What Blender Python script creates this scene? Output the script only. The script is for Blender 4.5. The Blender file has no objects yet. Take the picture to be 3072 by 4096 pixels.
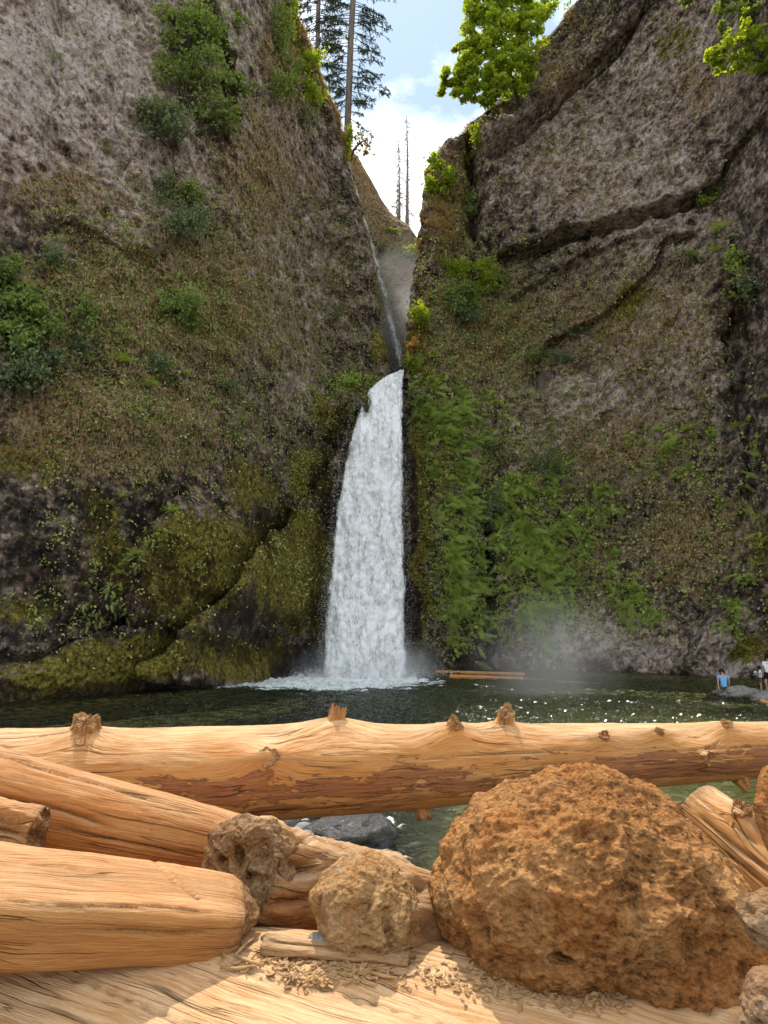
import bpy, math, random
import numpy as np
from mathutils import Vector, Matrix

random.seed(11)
rng = np.random.default_rng(11)
scene = bpy.context.scene
COL = scene.collection

# ---------------------------------------------------------------- camera
PITCH = math.radians(9.04)
CAMZ = 3.3
FPX = 2840.0
cam_d = bpy.data.cameras.new('camera')
cam_d.sensor_fit = 'VERTICAL'
cam_d.sensor_height = 24.0
cam_d.lens = FPX / 4096.0 * 24.0
cam_d.clip_start = 0.05
cam_d.clip_end = 2000.0
cam = bpy.data.objects.new('camera', cam_d)
COL.objects.link(cam)
cam.location = (0, 0, CAMZ)
cam.rotation_euler = (math.pi / 2 + PITCH, 0, 0)
scene.camera = cam

# ---------------------------------------------------------------- world, sun, exposure
SUN_EL, SUN_AZ = math.radians(63.0), math.radians(18.0)      # azimuth measured to the left of +Y
world = bpy.data.worlds.new('World')
scene.world = world
world.use_nodes = True
wn, wl = world.node_tree.nodes, world.node_tree.links
bg = wn['Background']
bg.inputs['Strength'].default_value = 0.105
sky = wn.new('ShaderNodeTexSky')
sky.sky_type = 'NISHITA'
sky.sun_disc = False
sky.sun_elevation = SUN_EL
sky.sun_rotation = -SUN_AZ
sky.dust_density = 1.5
wtc = wn.new('ShaderNodeTexCoord')
wmp = wn.new('ShaderNodeMapping')
wmp.inputs['Scale'].default_value = (1.0, 1.0, 2.2)
wmp.inputs['Location'].default_value = (15.65, 8.2, 0.22)
wns = wn.new('ShaderNodeTexNoise')
wns.inputs['Scale'].default_value = 2.6
wns.inputs['Detail'].default_value = 7.0
wns.inputs['Roughness'].default_value = 0.55
wrp = wn.new('ShaderNodeValToRGB')
wrp.color_ramp.elements[0].position = 0.42
wrp.color_ramp.elements[0].color = (0, 0, 0, 1)
wrp.color_ramp.elements[1].position = 0.66
wrp.color_ramp.elements[1].color = (1, 1, 1, 1)
veil = wn.new('ShaderNodeMixRGB')
veil.inputs['Fac'].default_value = 0.85
veil.inputs['Color2'].default_value = (2.1, 2.9, 3.8, 1)
cloud = wn.new('ShaderNodeMixRGB')
cloud.inputs['Color2'].default_value = (13.0, 12.8, 12.4, 1)  # bright clouds; the cover beyond the gap is added to lift shaded walls
wl.new(wtc.outputs['Generated'], wmp.inputs['Vector'])
wl.new(wmp.outputs['Vector'], wns.inputs['Vector'])
wl.new(wns.outputs['Fac'], wrp.inputs['Fac'])
wl.new(sky.outputs['Color'], veil.inputs['Color1'])
wl.new(veil.outputs['Color'], cloud.inputs['Color1'])
wl.new(wrp.outputs['Color'], cloud.inputs['Fac'])
wl.new(cloud.outputs['Color'], bg.inputs['Color'])

sun_d = bpy.data.lights.new('sun', 'SUN')
sun_d.energy = 2.25
sun_d.angle = math.radians(0.5)
sun_d.color = (1.0, 0.93, 0.82)
sun = bpy.data.objects.new('sun', sun_d)
COL.objects.link(sun)
SUN_DIR = Vector((-math.sin(SUN_AZ) * math.cos(SUN_EL), math.cos(SUN_AZ) * math.cos(SUN_EL), math.sin(SUN_EL)))
sun.rotation_euler = SUN_DIR.to_track_quat('Z', 'Y').to_euler()
sun.location = SUN_DIR * 90

scene.view_settings.view_transform = 'Standard'
scene.view_settings.look = 'None'
scene.view_settings.exposure = 1.32
scene.view_settings.gamma = 1.0
scene.view_settings.use_curve_mapping = False
scene.cycles.use_denoising = True
scene.cycles.max_bounces = 7
scene.cycles.diffuse_bounces = 4
scene.cycles.volume_bounces = 3
scene.cycles.transparent_max_bounces = 16
scene.cycles.sample_clamp_indirect = 6.0

# ---------------------------------------------------------------- camera maths used to read sizes and places off the photograph
CP, SP = math.cos(PITCH), math.sin(PITCH)

def W(px, py, y):
    """world point at ground distance y seen at photo pixel (px, py)"""
    a = (px - 1536) / FPX
    b = (2048 - py) / FPX
    d1, d2 = CP - b * SP, SP + b * CP
    t = y / d1
    return np.array((a * t, y, CAMZ + d2 * t))

def G(px, py, z=0.0):
    a = (px - 1536) / FPX
    b = (2048 - py) / FPX
    d1, d2 = CP - b * SP, SP + b * CP
    t = (z - CAMZ) / d2
    return np.array((a * t, d1 * t, z))

def PX(V):
    y, z = V[:, 1], V[:, 2] - CAMZ
    dep = y * CP + z * SP
    return 1536 + FPX * V[:, 0] / dep, 2048 - FPX * (z * CP - y * SP) / dep, dep

# ---------------------------------------------------------------- numpy noise
_perm = np.random.default_rng(3).permutation(256).astype(np.int64)
_perm = np.concatenate([_perm, _perm, _perm])
_grad = np.random.default_rng(4).normal(size=(256, 3))
_grad /= np.linalg.norm(_grad, axis=1)[:, None]

def perlin(p):
    p = np.asarray(p, float)
    i = np.floor(p).astype(np.int64)
    f = p - i
    i &= 255
    u = f * f * f * (f * (f * 6 - 15) + 10)
    out = 0
    for dx in (0, 1):
        wx = u[:, 0] if dx else 1 - u[:, 0]
        for dy in (0, 1):
            wy = u[:, 1] if dy else 1 - u[:, 1]
            for dz in (0, 1):
                wz = u[:, 2] if dz else 1 - u[:, 2]
                h = _perm[_perm[_perm[(i[:, 0] + dx) & 255] + ((i[:, 1] + dy) & 255)] + ((i[:, 2] + dz) & 255)]
                g = _grad[h]
                out = out + wx * wy * wz * (g[:, 0] * (f[:, 0] - dx) + g[:, 1] * (f[:, 1] - dy) + g[:, 2] * (f[:, 2] - dz))
    return out * 1.6

def fbm(p, octs=4, gain=0.5, ridged=False, billow=False):
    a, s, tot, out = 1.0, 1.0, 0.0, 0
    for k in range(octs):
        n = perlin(np.asarray(p) * s + 17.3 * k)
        if ridged:
            n = 1 - 2 * np.abs(n)
        if billow:
            n = 2 * np.abs(n) - 0.6
        out = out + a * n
        tot += a
        a *= gain
        s *= 2.03
    return out / tot

def worley(p):
    p = np.asarray(p, float)
    i = np.floor(p).astype(np.int64)
    f = p - i
    d1 = np.full(len(p), 9.0)
    d2 = np.full(len(p), 9.0)
    cid = np.zeros(len(p), np.int64)
    for dx in (-1, 0, 1):
        for dy in (-1, 0, 1):
            for dz in (-1, 0, 1):
                h = _perm[_perm[_perm[(i[:, 0] + dx) & 255] + ((i[:, 1] + dy) & 255)] + ((i[:, 2] + dz) & 255)]
                o = _grad[h] * 0.4 + 0.5
                d = np.sqrt((dx + o[:, 0] - f[:, 0]) ** 2 + (dy + o[:, 1] - f[:, 1]) ** 2 + (dz + o[:, 2] - f[:, 2]) ** 2)
                nearer = d < d1
                d2 = np.where(nearer, d1, np.minimum(d2, d))
                cid = np.where(nearer, h, cid)
                d1 = np.where(nearer, d, d1)
    return d1, d2, cid / 255.0

def sstep(a, b, x):
    t = np.clip((x - a) / (b - a), 0, 1)
    return t * t * (3 - 2 * t)

# ---------------------------------------------------------------- mesh helpers
def mesh_data(name, V, F, mat, attrs=None, smooth=True):
    V = np.asarray(V, np.float32)
    m = bpy.data.meshes.new(name)
    if isinstance(F, np.ndarray):
        n, k = F.shape
        loops = F.reshape(-1)
        starts = np.arange(n) * k
    else:
        ln = np.array([len(f) for f in F])
        loops = np.concatenate([np.asarray(f) for f in F])
        starts = np.concatenate([[0], np.cumsum(ln)[:-1]])
        n = len(F)
    m.vertices.add(len(V))
    m.vertices.foreach_set('co', V.reshape(-1))
    m.loops.add(len(loops))
    m.loops.foreach_set('vertex_index', loops.astype(np.int32))
    m.polygons.add(n)
    m.polygons.foreach_set('loop_start', starts.astype(np.int32))
    m.polygons.foreach_set('use_smooth', np.full(n, bool(smooth)))
    m.update(calc_edges=True)
    m.validate()
    for k, a in (attrs or {}).items():
        a = np.asarray(a, np.float32)
        if a.ndim == 1:
            at = m.attributes.new(k, 'FLOAT', 'POINT')
            at.data.foreach_set('value', a)
        elif a.shape[1] == 3:
            at = m.attributes.new(k, 'FLOAT_VECTOR', 'POINT')
            at.data.foreach_set('vector', a.reshape(-1))
        else:
            at = m.attributes.new(k, 'FLOAT_COLOR', 'POINT')
            at.data.foreach_set('color', a.reshape(-1))
    if mat:
        m.materials.append(mat)
    return m

def obj(name, V, F, mat, parent=None, attrs=None, smooth=True):
    o = bpy.data.objects.new(name, mesh_data(name, V, F, mat, attrs, smooth))
    COL.objects.link(o)
    if parent is not None:
        o.parent = parent
    return o

def empty(name, loc):
    o = bpy.data.objects.new(name, None)
    o.location = tuple(float(c) for c in loc)
    o.empty_display_size = 0.2
    COL.objects.link(o)
    return o

def tag(o, label=None, cat=None, group=None, kind=None):
    if label: o['label'] = label
    if cat: o['category'] = cat
    if group: o['group'] = group
    if kind: o['kind'] = kind
    return o

def grid_faces(nr, nc, flip=False):
    i = np.arange((nr - 1))[:, None] * nc + np.arange(nc - 1)[None, :]
    i = i.reshape(-1)
    F = np.stack([i, i + 1, i + nc + 1, i + nc], 1)
    return F[:, ::-1].copy() if flip else F

def vnormals(V, nr, nc):
    P = V.reshape(nr, nc, 3)
    N = np.cross(np.gradient(P, axis=1), np.gradient(P, axis=0)).reshape(-1, 3)
    return N / (np.linalg.norm(N, axis=1)[:, None] + 1e-9)

def tube(pts, rad, ns=6):
    pts = np.asarray(pts, float)
    n = len(pts)
    rad = np.broadcast_to(np.asarray(rad, float), (n,))
    T = np.gradient(pts, axis=0)
    T /= np.linalg.norm(T, axis=1)[:, None] + 1e-9
    ref = np.array((0.13, 0.31, 0.94)) if abs(T[0, 2]) < 0.9 else np.array((0.94, 0.3, 0.1))
    U = np.cross(T, ref)
    U /= np.linalg.norm(U, axis=1)[:, None] + 1e-9
    B = np.cross(T, U)
    a = np.arange(ns) / ns * 2 * math.pi
    V = pts[:, None, :] + rad[:, None, None] * (np.cos(a)[None, :, None] * U[:, None, :] + np.sin(a)[None, :, None] * B[:, None, :])
    V = V.reshape(-1, 3)
    F = []
    for r in range(n - 1):
        for k in range(ns):
            F.append((r * ns + k, r * ns + (k + 1) % ns, (r + 1) * ns + (k + 1) % ns, (r + 1) * ns + k))
    F.append(tuple(range(ns))[::-1])
    F.append(tuple((n - 1) * ns + k for k in range(ns)))
    return V, F

class Bag:
    """collects pieces of one mesh"""
    def __init__(self):
        self.V, self.F, self.n = [], [], 0
    def add(self, V, F):
        self.V.append(np.asarray(V, float))
        self.F += [tuple(int(i) + self.n for i in f) for f in F]
        self.n += len(V)
        return self
    def obj(self, name, mat, parent=None, smooth=True, origin=None):
        V = np.concatenate(self.V)
        if origin is not None:
            V = V - np.asarray(origin)
        return obj(name, V, self.F, mat, parent, smooth=smooth)

def leaf_mesh(pos, size, up=0.5, aspect=0.55, direc=None, nrm=None, fold=0.18, r=None):
    """diamond leaves, four vertices and two triangles each, folded on the midrib"""
    r = r or rng
    n = len(pos)
    d = r.normal(size=(n, 3)) if direc is None else direc + r.normal(size=(n, 3)) * 0.35
    d /= np.linalg.norm(d, axis=1)[:, None] + 1e-9
    nr = r.normal(size=(n, 3)) * (1 - up) + np.array((0, 0, up)) if nrm is None else nrm + r.normal(size=(n, 3)) * 0.4
    s = np.cross(d, nr)
    s /= np.linalg.norm(s, axis=1)[:, None] + 1e-9
    nn = np.cross(s, d)
    L = (np.asarray(size) * (0.65 + 0.7 * r.random(n)))[:, None]
    V = np.stack([pos - d * L * 0.5, pos + s * L * aspect * 0.5 + nn * L * fold, pos + d * L * 0.5, pos - s * L * aspect * 0.5 + nn * L * fold], 1).reshape(-1, 3)
    i = np.arange(n)[:, None] * 4
    F = np.concatenate([i + np.array((0, 1, 2)), i + np.array((0, 2, 3))], 0)
    rn = np.repeat(r.random(n), 4)
    return V, F, rn

# ---------------------------------------------------------------- material helpers
class Mat:
    def __init__(self, name):
        self.m = bpy.data.materials.new(name)
        self.m.use_nodes = True
        self.n, self.l = self.m.node_tree.nodes, self.m.node_tree.links
        self.n.clear()
        self.out = self.n.new('ShaderNodeOutputMaterial')
    def new(self, t, **kw):
        nd = self.n.new(t)
        for k, v in kw.items():
            setattr(nd, k, v)
        return nd
    def put(self, v, sock):
        if isinstance(v, bpy.types.NodeSocket):
            self.l.new(v, sock)
        elif v is not None:
            if isinstance(v, (tuple, list)) and len(v) == 3 and sock.type == 'RGBA':
                v = (*v, 1)
            sock.default_value = v
    def coord(self, kind='Object'):
        return self.new('ShaderNodeTexCoord').outputs[kind]
    def attr(self, name, out='Fac'):
        return self.new('ShaderNodeAttribute', attribute_name=name).outputs[out]
    def map(self, vec, scale=(1, 1, 1), loc=(0, 0, 0), rot=(0, 0, 0)):
        nd = self.new('ShaderNodeMapping')
        self.put(vec, nd.inputs['Vector'])
        nd.inputs['Scale'].default_value = scale
        nd.inputs['Location'].default_value = loc
        nd.inputs['Rotation'].default_value = rot
        return nd.outputs[0]
    def noise(self, vec, scale=1, detail=4, rough=0.55, dist=0.0, out='Fac'):
        nd = self.new('ShaderNodeTexNoise')
        self.put(vec, nd.inputs['Vector'])
        nd.inputs['Scale'].default_value = scale
        nd.inputs['Detail'].default_value = detail
        nd.inputs['Roughness'].default_value = rough
        nd.inputs['Distortion'].default_value = dist
        return nd.outputs[out]
    def voro(self, vec, scale=1, feature='F1', out='Distance', rand=1.0):
        nd = self.new('ShaderNodeTexVoronoi', feature=feature)
        self.put(vec, nd.inputs['Vector'])
        nd.inputs['Scale'].default_value = scale
        nd.inputs['Randomness'].default_value = rand
        return nd.outputs[out]
    def math(self, op, a, b=None, c=None, clamp=False):
        nd = self.new('ShaderNodeMath', operation=op, use_clamp=clamp)
        self.put(a, nd.inputs[0])
        if b is not None: self.put(b, nd.inputs[1])
        if c is not None: self.put(c, nd.inputs[2])
        return nd.outputs[0]
    def ramp(self, fac, stops, interp='LINEAR'):
        nd = self.new('ShaderNodeValToRGB')
        nd.color_ramp.interpolation = interp
        el = nd.color_ramp.elements
        while len(el) < len(stops):
            el.new(0.5)
        for e, (p, c) in zip(el, stops):
            e.position = p
            e.color = (*c, 1) if len(c) == 3 else c
        self.put(fac, nd.inputs[0])
        return nd.outputs[0]
    def rng(self, v, a, b, c=0.0, d=1.0, smooth=False):
        nd = self.new('ShaderNodeMapRange', interpolation_type='SMOOTHSTEP' if smooth else 'LINEAR')
        self.put(v, nd.inputs[0])
        for k, x in enumerate((a, b, c, d)):
            self.put(x, nd.inputs[1 + k])
        return nd.outputs[0]
    def mix(self, f, a, b, mode='MIX'):
        nd = self.new('ShaderNodeMixRGB', blend_type=mode)
        self.put(f, nd.inputs[0]); self.put(a, nd.inputs[1]); self.put(b, nd.inputs[2])
        return nd.outputs[0]
    def bump(self, h, strength=0.5, dist=0.1, nrm=None):
        nd = self.new('ShaderNodeBump')
        self.put(h, nd.inputs['Height'])
        nd.inputs['Strength'].default_value = strength
        nd.inputs['Distance'].default_value = dist
        if nrm is not None: self.put(nrm, nd.inputs['Normal'])
        return nd.outputs[0]
    def bsdf(self, col, rough=0.8, nrm=None, spec=0.3, **kw):
        nd = self.new('ShaderNodeBsdfPrincipled')
        self.put(col, nd.inputs['Base Color'])
        self.put(rough, nd.inputs['Roughness'])
        self.put(spec, nd.inputs['Specular IOR Level'])
        if nrm is not None: self.put(nrm, nd.inputs['Normal'])
        for k, v in kw.items():
            self.put(v, nd.inputs[k.replace('_', ' ')])
        return nd.outputs[0]
    def done(self, surf, vol=None):
        if surf is not None: self.l.new(surf, self.out.inputs['Surface'])
        if vol is not None: self.l.new(vol, self.out.inputs['Volume'])
        return self.m

def leaf_material(name, cols, trans=0.45, tcol=None, rough=0.5):
    m = Mat(name)
    f = m.attr('rnd')
    c = m.ramp(f, [(k / (len(cols) - 1), x) for k, x in enumerate(cols)])
    s = m.bsdf(c, rough, spec=0.35)
    t = m.new('ShaderNodeBsdfTranslucent')
    tc = m.mix(1.0, c, tcol or (1.5, 1.6, 0.5), 'MULTIPLY')
    m.put(tc, t.inputs['Color'])
    mx = m.new('ShaderNodeMixShader')
    mx.inputs[0].default_value = trans
    m.l.new(s, mx.inputs[1]); m.l.new(t.outputs[0], mx.inputs[2])
    return m.done(mx.outputs[0])

def cliff_material(name):
    m = Mat(name)
    co = m.coord('Object')
    zn = m.new('ShaderNodeSeparateColor')
    m.put(m.attr('zone', 'Color'), zn.inputs[0])
    za = m.attr('lichen')
    n1 = m.noise(co, 0.9, 6, 0.6)
    n2 = m.noise(co, 2.6, 7, 0.66)
    n3 = m.noise(m.map(co, (1, 1, 1), (9, 3, 4)), 6.5, 5, 0.64)
    v1 = m.voro(m.map(co, (1, 1, 0.7)), 6.0)
    n4 = m.noise(m.map(co, (1, 1, 0.8), (2, 13, 4)), 3.6, 6, 0.68)
    grit = m.ramp(n4, [(0.36, (0.20, 0.18, 0.165)), (0.455, (0.82, 0.80, 0.78)), (0.56, (1.0, 1.0, 1.0))])
    f = m.math('ADD', m.math('MULTIPLY', n1, 0.45), m.math('MULTIPLY', n2, 0.55))
    f = m.math('ADD', f, m.math('MULTIPLY', m.math('SUBTRACT', za, 0.35), 0.20))
    rock = m.ramp(f, [(0.37, (0.030, 0.025, 0.023)), (0.445, (0.15, 0.112, 0.092)), (0.51, (0.40, 0.315, 0.265)), (0.58, (0.66, 0.57, 0.53)), (0.67, (0.74, 0.68, 0.63))])
    rock = m.mix(1, rock, (1.0, 0.94, 0.87), 'MULTIPLY')
    # pale lichen crust in small blotches
    lf = m.math('ADD', m.noise(m.map(co, (1, 1, 1), (2, 7, 1)), 7, 5, 0.7), m.math('MULTIPLY', za, 0.17))
    lf = m.rng(lf, 0.66, 0.76, 0, 0.75)
    rock = m.mix(lf, rock, (0.62, 0.59, 0.54))
    # dry brown moss and dead grass
    bn = m.math('ADD', m.noise(m.map(co, (1, 1, 1.2), (5, 5, 5)), 1.6, 7, 0.68), m.math('MULTIPLY', m.math('SUBTRACT', zn.outputs[1], 0.5), 0.62))
    bm = m.rng(bn, 0.46, 0.60)
    bc = m.ramp(n3, [(0.34, (0.05, 0.032, 0.015)), (0.45, (0.27, 0.185, 0.090)), (0.55, (0.46, 0.345, 0.165)), (0.68, (0.58, 0.48, 0.26))])
    bc = m.mix(m.rng(m.noise(co, 0.6, 4, 0.6), 0.45, 0.62), bc, m.mix(1, bc, (0.95, 0.82, 0.74), 'MULTIPLY'))
    c = m.mix(bm, rock, bc)
    # green-yellow moss
    gn = m.math('ADD', m.noise(m.map(co, (1, 1, 0.8), (1, 8, 3)), 1.9, 7, 0.66), m.math('MULTIPLY', m.math('SUBTRACT', zn.outputs[0], 0.5), 1.05))
    gm = m.rng(gn, 0.46, 0.66)
    gc = m.ramp(m.noise(co, 5, 6, 0.65), [(0.34, (0.04, 0.038, 0.008)), (0.46, (0.16, 0.130, 0.022)), (0.57, (0.30, 0.24, 0.034)), (0.70, (0.44, 0.37, 0.07))])
    c = m.mix(gm, c, gc)
    # wet rock
    wn_ = m.math('ADD', m.noise(m.map(co, (1, 1, 0.35)), 1.2, 5, 0.6), m.math('MULTIPLY', m.math('SUBTRACT', zn.outputs[2], 0.5), 0.8))
    wm = m.rng(wn_, 0.44, 0.60)
    c = m.mix(wm, c, m.mix(1, c, (0.36, 0.305, 0.245), 'MULTIPLY'))
    c = m.mix(0.85, c, grit, 'MULTIPLY')
    rg = m.rng(wm, 0, 1, 0.92, 0.42)
    h = m.math('ADD', m.math('MULTIPLY', n2, 1.0), m.math('MULTIPLY', n3, 0.55))
    h = m.math('ADD', h, m.math('MULTIPLY', v1, 0.4))
    h = m.math('ADD', h, m.math('MULTIPLY', n4, 0.9))
    nb = m.bump(h, 1.0, 0.34)
    return m.done(m.bsdf(c, rg, nb, 0.25))
# ================================================================ STRUCTURE: cliffs
LIPZ = W(1590, 1485, 47.6)[2]

def interp_poly(pts, z):
    pts = sorted(pts, key=lambda p: p[1])
    return np.interp(z, [p[1] for p in pts], [p[0] for p in pts])

baseL = np.array([G(px, py)[:2] for px, py in ((-1500, 2900), (-900, 2860), (-300, 2818), (0, 2792), (350, 2776), (600, 2762), (850, 2746), (1000, 2730), (1150, 2712), (1290, 2698))] + [(0.0, 49.8), (3.0, 51.0)])
baseR = np.array([(-2.0, 49.0)] + [tuple(G(px, py)[:2]) for px, py in ((1640, 2690), (1950, 2683), (2200, 2681), (2500, 2687), (2750, 2698), (3072, 2712), (3400, 2745), (3900, 2790), (4500, 2850))])

def yL(x, z):
    return np.interp(x, baseL[:, 0], baseL[:, 1]) + 0.05 * z
def yR(x, z):
    return np.interp(x, baseR[:, 0], baseR[:, 1]) + 0.03 * z

def onwall(px, py, fn):
    y = 45.0
    for _ in range(14):
        p = W(px, py, y)
        y = 0.5 * y + 0.5 * float(fn(p[0], p[2]))
    return W(px, py, y)

def poly_dist(x, z, pts):
    best = np.full(x.shape, 1e9); side = np.zeros(x.shape); tt = np.zeros(x.shape)
    n = len(pts) - 1
    for i in range(n):
        ax, az = pts[i]; bx, bz = pts[i + 1]
        ex, ez = bx - ax, bz - az
        L2 = ex * ex + ez * ez
        t = np.clip(((x - ax) * ex + (z - az) * ez) / L2, 0, 1)
        d = np.hypot(x - ax - t * ex, z - az - t * ez)
        s = np.sign(ex * (z - az) - ez * (x - ax))      # + = left of the direction of travel (seen from the front)
        nb = d < best
        best = np.where(nb, d, best); side = np.where(nb, s, side); tt = np.where(nb, (i + t) / n, tt)
    return best, side, tt

def apply_features(x, z, feats, fn):
    off = np.zeros(x.shape)
    jx = x + 0.35 * perlin(np.stack([x * 0.8, z * 0.8, 0 * x], 1)); jz = z + 0.35 * perlin(np.stack([x * 0.8, z * 0.8, 0 * x + 9], 1))
    for f in feats:
        if f[0] in ('step', 'groove'):
            pts = [tuple(onwall(px, py, fn)[[0, 2]]) for px, py in f[1]]
            d, s, t = poly_dist(jx, jz, pts)
            end = sstep(0, 0.10, t) * sstep(0, 0.10, 1 - t)
            if f[0] == 'step':
                _, _, A, w, side = f
                on = sstep(-0.12, 0.12, d * s * side)
                off -= A * np.exp(-d / w) * on * end
                off += 0.35 * A * np.exp(-(d / 0.35) ** 2) * (1 - on) * end
            else:
                _, _, A, w = f
                off += A * np.exp(-(d / w) ** 2) * end
        else:
            _, px, py, rx, ry, ang, A = f
            c = onwall(px, py, fn)
            k = c[1] / FPX
            a = math.radians(ang)
            u = (jx - c[0]) * math.cos(a) + (jz - c[2]) * math.sin(a)
            v = -(jx - c[0]) * math.sin(a) + (jz - c[2]) * math.cos(a)
            q = (u / (rx * k)) ** 2 + (v / (ry * k)) ** 2
            off -= A * np.exp(-q)
    return off

def zone(px, py, blobs):
    out = np.zeros(px.shape)
    for cx, cy, rx, ry, ang, w in blobs:
        a = math.radians(ang)
        u = (px - cx) * math.cos(a) - (py - cy) * math.sin(a)
        v = (px - cx) * math.sin(a) + (py - cy) * math.cos(a)
        g = w * np.exp(-((u / rx) ** 2 + (v / ry) ** 2))
        out = np.where(np.abs(g) > np.abs(out), g, out) if w > 0 else out + g
    return np.clip(out, 0, 1)

featL = [
    ('step', [(1400, 1690), (1333, 1900), (1210, 2040), (1102, 2130), (1000, 2290), (926, 2400), (787, 2510), (648, 2640), (583, 2750)], 3.0, 3.4, 1),
    ('groove', [(1200, 2050), (1102, 2130), (926, 2400), (787, 2510), (640, 2650)], 2.2, 0.55),
    ('step', [(760, 1960), (685, 2040), (580, 2200), (518, 2250), (444, 2381), (400, 2480)], 2.3, 3.4, 1),
    ('groove', [(760, 1950), (640, 2090), (500, 2270), (420, 2420)], 1.2, 0.5),
    ('groove', [(0, 2690), (278, 2610), (430, 2545), (574, 2500)], 1.0, 0.4),
    ('step', [(-200, 2720), (0, 2680), (278, 2600), (430, 2535), (574, 2495), (690, 2520)], 1.9, 2.6, -1),
    ('step', [(690, 2530), (800, 2510), (870, 2440)], 1.3, 2.0, -1),
    ('bump', 1090, 2555, 130, 60, 20, -3.0),
    ('bump', 1230, 2655, 120, 60, 0, -2.6),
    ('bump', 700, 2320, 260, 190, 35, 0.7),
    ('bump', 1120, 2300, 150, 230, 40, 0.9),
    ('bump', 420, 2700, 260, 80, 15, 0.8),
    ('groove', [(222, -60), (218, 60), (215, 170)], 0.9, 0.25),
    ('groove', [(800, -40), (830, 60), (889, 195), (930, 380), (945, 490)], 1.3, 0.5),
    ('step', [(830, -60), (900, 140), (960, 330), (980, 520), (900, 650)], 1.2, 2.2, 1),
    ('step', [(1030, 60), (1110, 250), (1170, 380), (1260, 470)], 1.0, 1.8, -1),
    ('step', [(0, 640), (160, 560), (300, 480), (520, 640), (700, 760)], 0.5, 2.0, -1),
    ('step', [(150, 960), (330, 920), (560, 1060), (760, 1000), (1000, 900)], 0.6, 2.0, 1),
    ('step', [(1380, 1380), (1250, 1250), (1150, 1080), (1250, 980), (1420, 960)], 0.8, 1.6, 1),
    ('bump', 1167, 1131, 26, 18, 0, -0.9), ('bump', 1245, 1140, 30, 22, 20, -0.9), ('bump', 1370, 1195, 26, 20, 0, -0.8),
    ('bump', 1190, 890, 22, 40, 0, -0.5), ('bump', 1060, 1470, 40, 26, 10, -0.7), ('bump', 880, 1460, 50, 30, 0, -0.6),
    ('bump', 806, 1215, 40, 60, 0, 0.7), ('bump', 861, 1410, 70, 60, 20, 0.8), ('bump', 720, 1380, 50, 40, 0, 0.6),
    ('bump', 970, 1180, 60, 50, 0, 0.5), ('bump', 930, 1260, 60, 60, 0, 0.6), ('bump', 450, 1260, 90, 60, 0, 0.5),
    ('bump', 1330, 1640, 160, 70, 45, 0.9), ('bump', 560, 1700, 300, 120, 10, 0.8),
    ('bump', 1400, 1760, 60, 150, -25, -0.9),
]
featR = [
    ('step', [(2620, -60), (2560, 60), (2440, 250), (2260, 400), (2150, 520), (1990, 640), (1905, 710)], 1.7, 4.0, -1),
    ('bump', 2470, 150, 60, 110, -35, -0.9),
    ('groove', [(2580, 20), (2440, 240), (2350, 320), (2260, 395), (2120, 530), (1990, 635), (1920, 700)], 2.2, 0.42),
    ('step', [(3080, 420), (2975, 570), (2880, 740), (2760, 830), (2600, 880), (2420, 930), (2250, 965), (2120, 1030), (2020, 1055), (1960, 1060)], 1.9, 4.5, -1),
    ('groove', [(3000, 530), (2900, 700), (2840, 790), (2700, 865), (2450, 935), (2250, 985), (2100, 1050)], 1.5, 0.36),
    ('step', [(1870, 520), (1905, 700), (1915, 860), (1900, 1010)], 1.6, 2.6, 1),
    ('groove', [(1870, 540), (1892, 760), (1885, 980)], 2.4, 0.6),
    ('step', [(2120, 1430), (2240, 1360), (2400, 1270), (2560, 1150), (2620, 1010), (2780, 960)], 1.2, 2.4, 1),
    ('step', [(1980, 1240), (2180, 1130), (2350, 1030), (2500, 985), (2640, 960)], 0.8, 1.8, 1),
    ('groove', [(1952, 2080), (1955, 2300), (1945, 2500), (1955, 2720)], 3.0, 0.34),
    ('groove', [(2205, 2400), (2190, 2520), (2195, 2640)], 1.8, 0.36),
    ('step', [(2840, 900), (2900, 1100), (2935, 1300), (2960, 1700), (2990, 2100)], 1.5, 3.0, -1),
    ('bump', 3050, 1350, 90, 260, 0, -4.0),
    ('bump', 3020, 620, 60, 160, 20, -2.0),
    ('groove', [(2960, 1500), (2990, 1800), (3000, 2100)], 2.0, 0.5),
    ('step', [(3010, 1950), (2960, 2150), (2860, 2350), (2765, 2520), (2640, 2700)], 1.5, 3.0, 1),
    ('step', [(3120, 2520), (3010, 2580), (2880, 2650), (2780, 2740)], 1.2, 2.0, 1),
    ('bump', 1800, 2080, 140, 520, 0, 1.1), ('bump', 2110, 2150, 120, 380, 0, 0.9),
    ('bump', 2040, 2600, 120, 90, 0, -0.6), ('bump', 2450, 2580, 350, 120, -8, 0.8),
    ('bump', 2330, 1490, 40, 26, 0, -1.0), ('bump', 2130, 1540, 70, 40, 20, -0.9), ('bump', 2060, 1600, 110, 70, 0, 0.5),
    ('bump', 2300, 60, 200, 80, -30, 0.8), ('bump', 2150, 380, 160, 110, -40, 0.7), ('bump', 2480, 640, 300, 130, -30, 0.6),
    ('bump', 1800, 640, 60, 130, 0, 0.8), ('bump', 1720, 1180, 40, 160, 0, 0.4), ('bump', 1770, 950, 90, 90, 0, 0.7),
    ('groove', [(2480, 440), (2500, 560), (2510, 640)], 0.5, 0.2), ('groove', [(2520, 760), (2560, 830), (2570, 880)], 0.6, 0.25),
]

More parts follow.
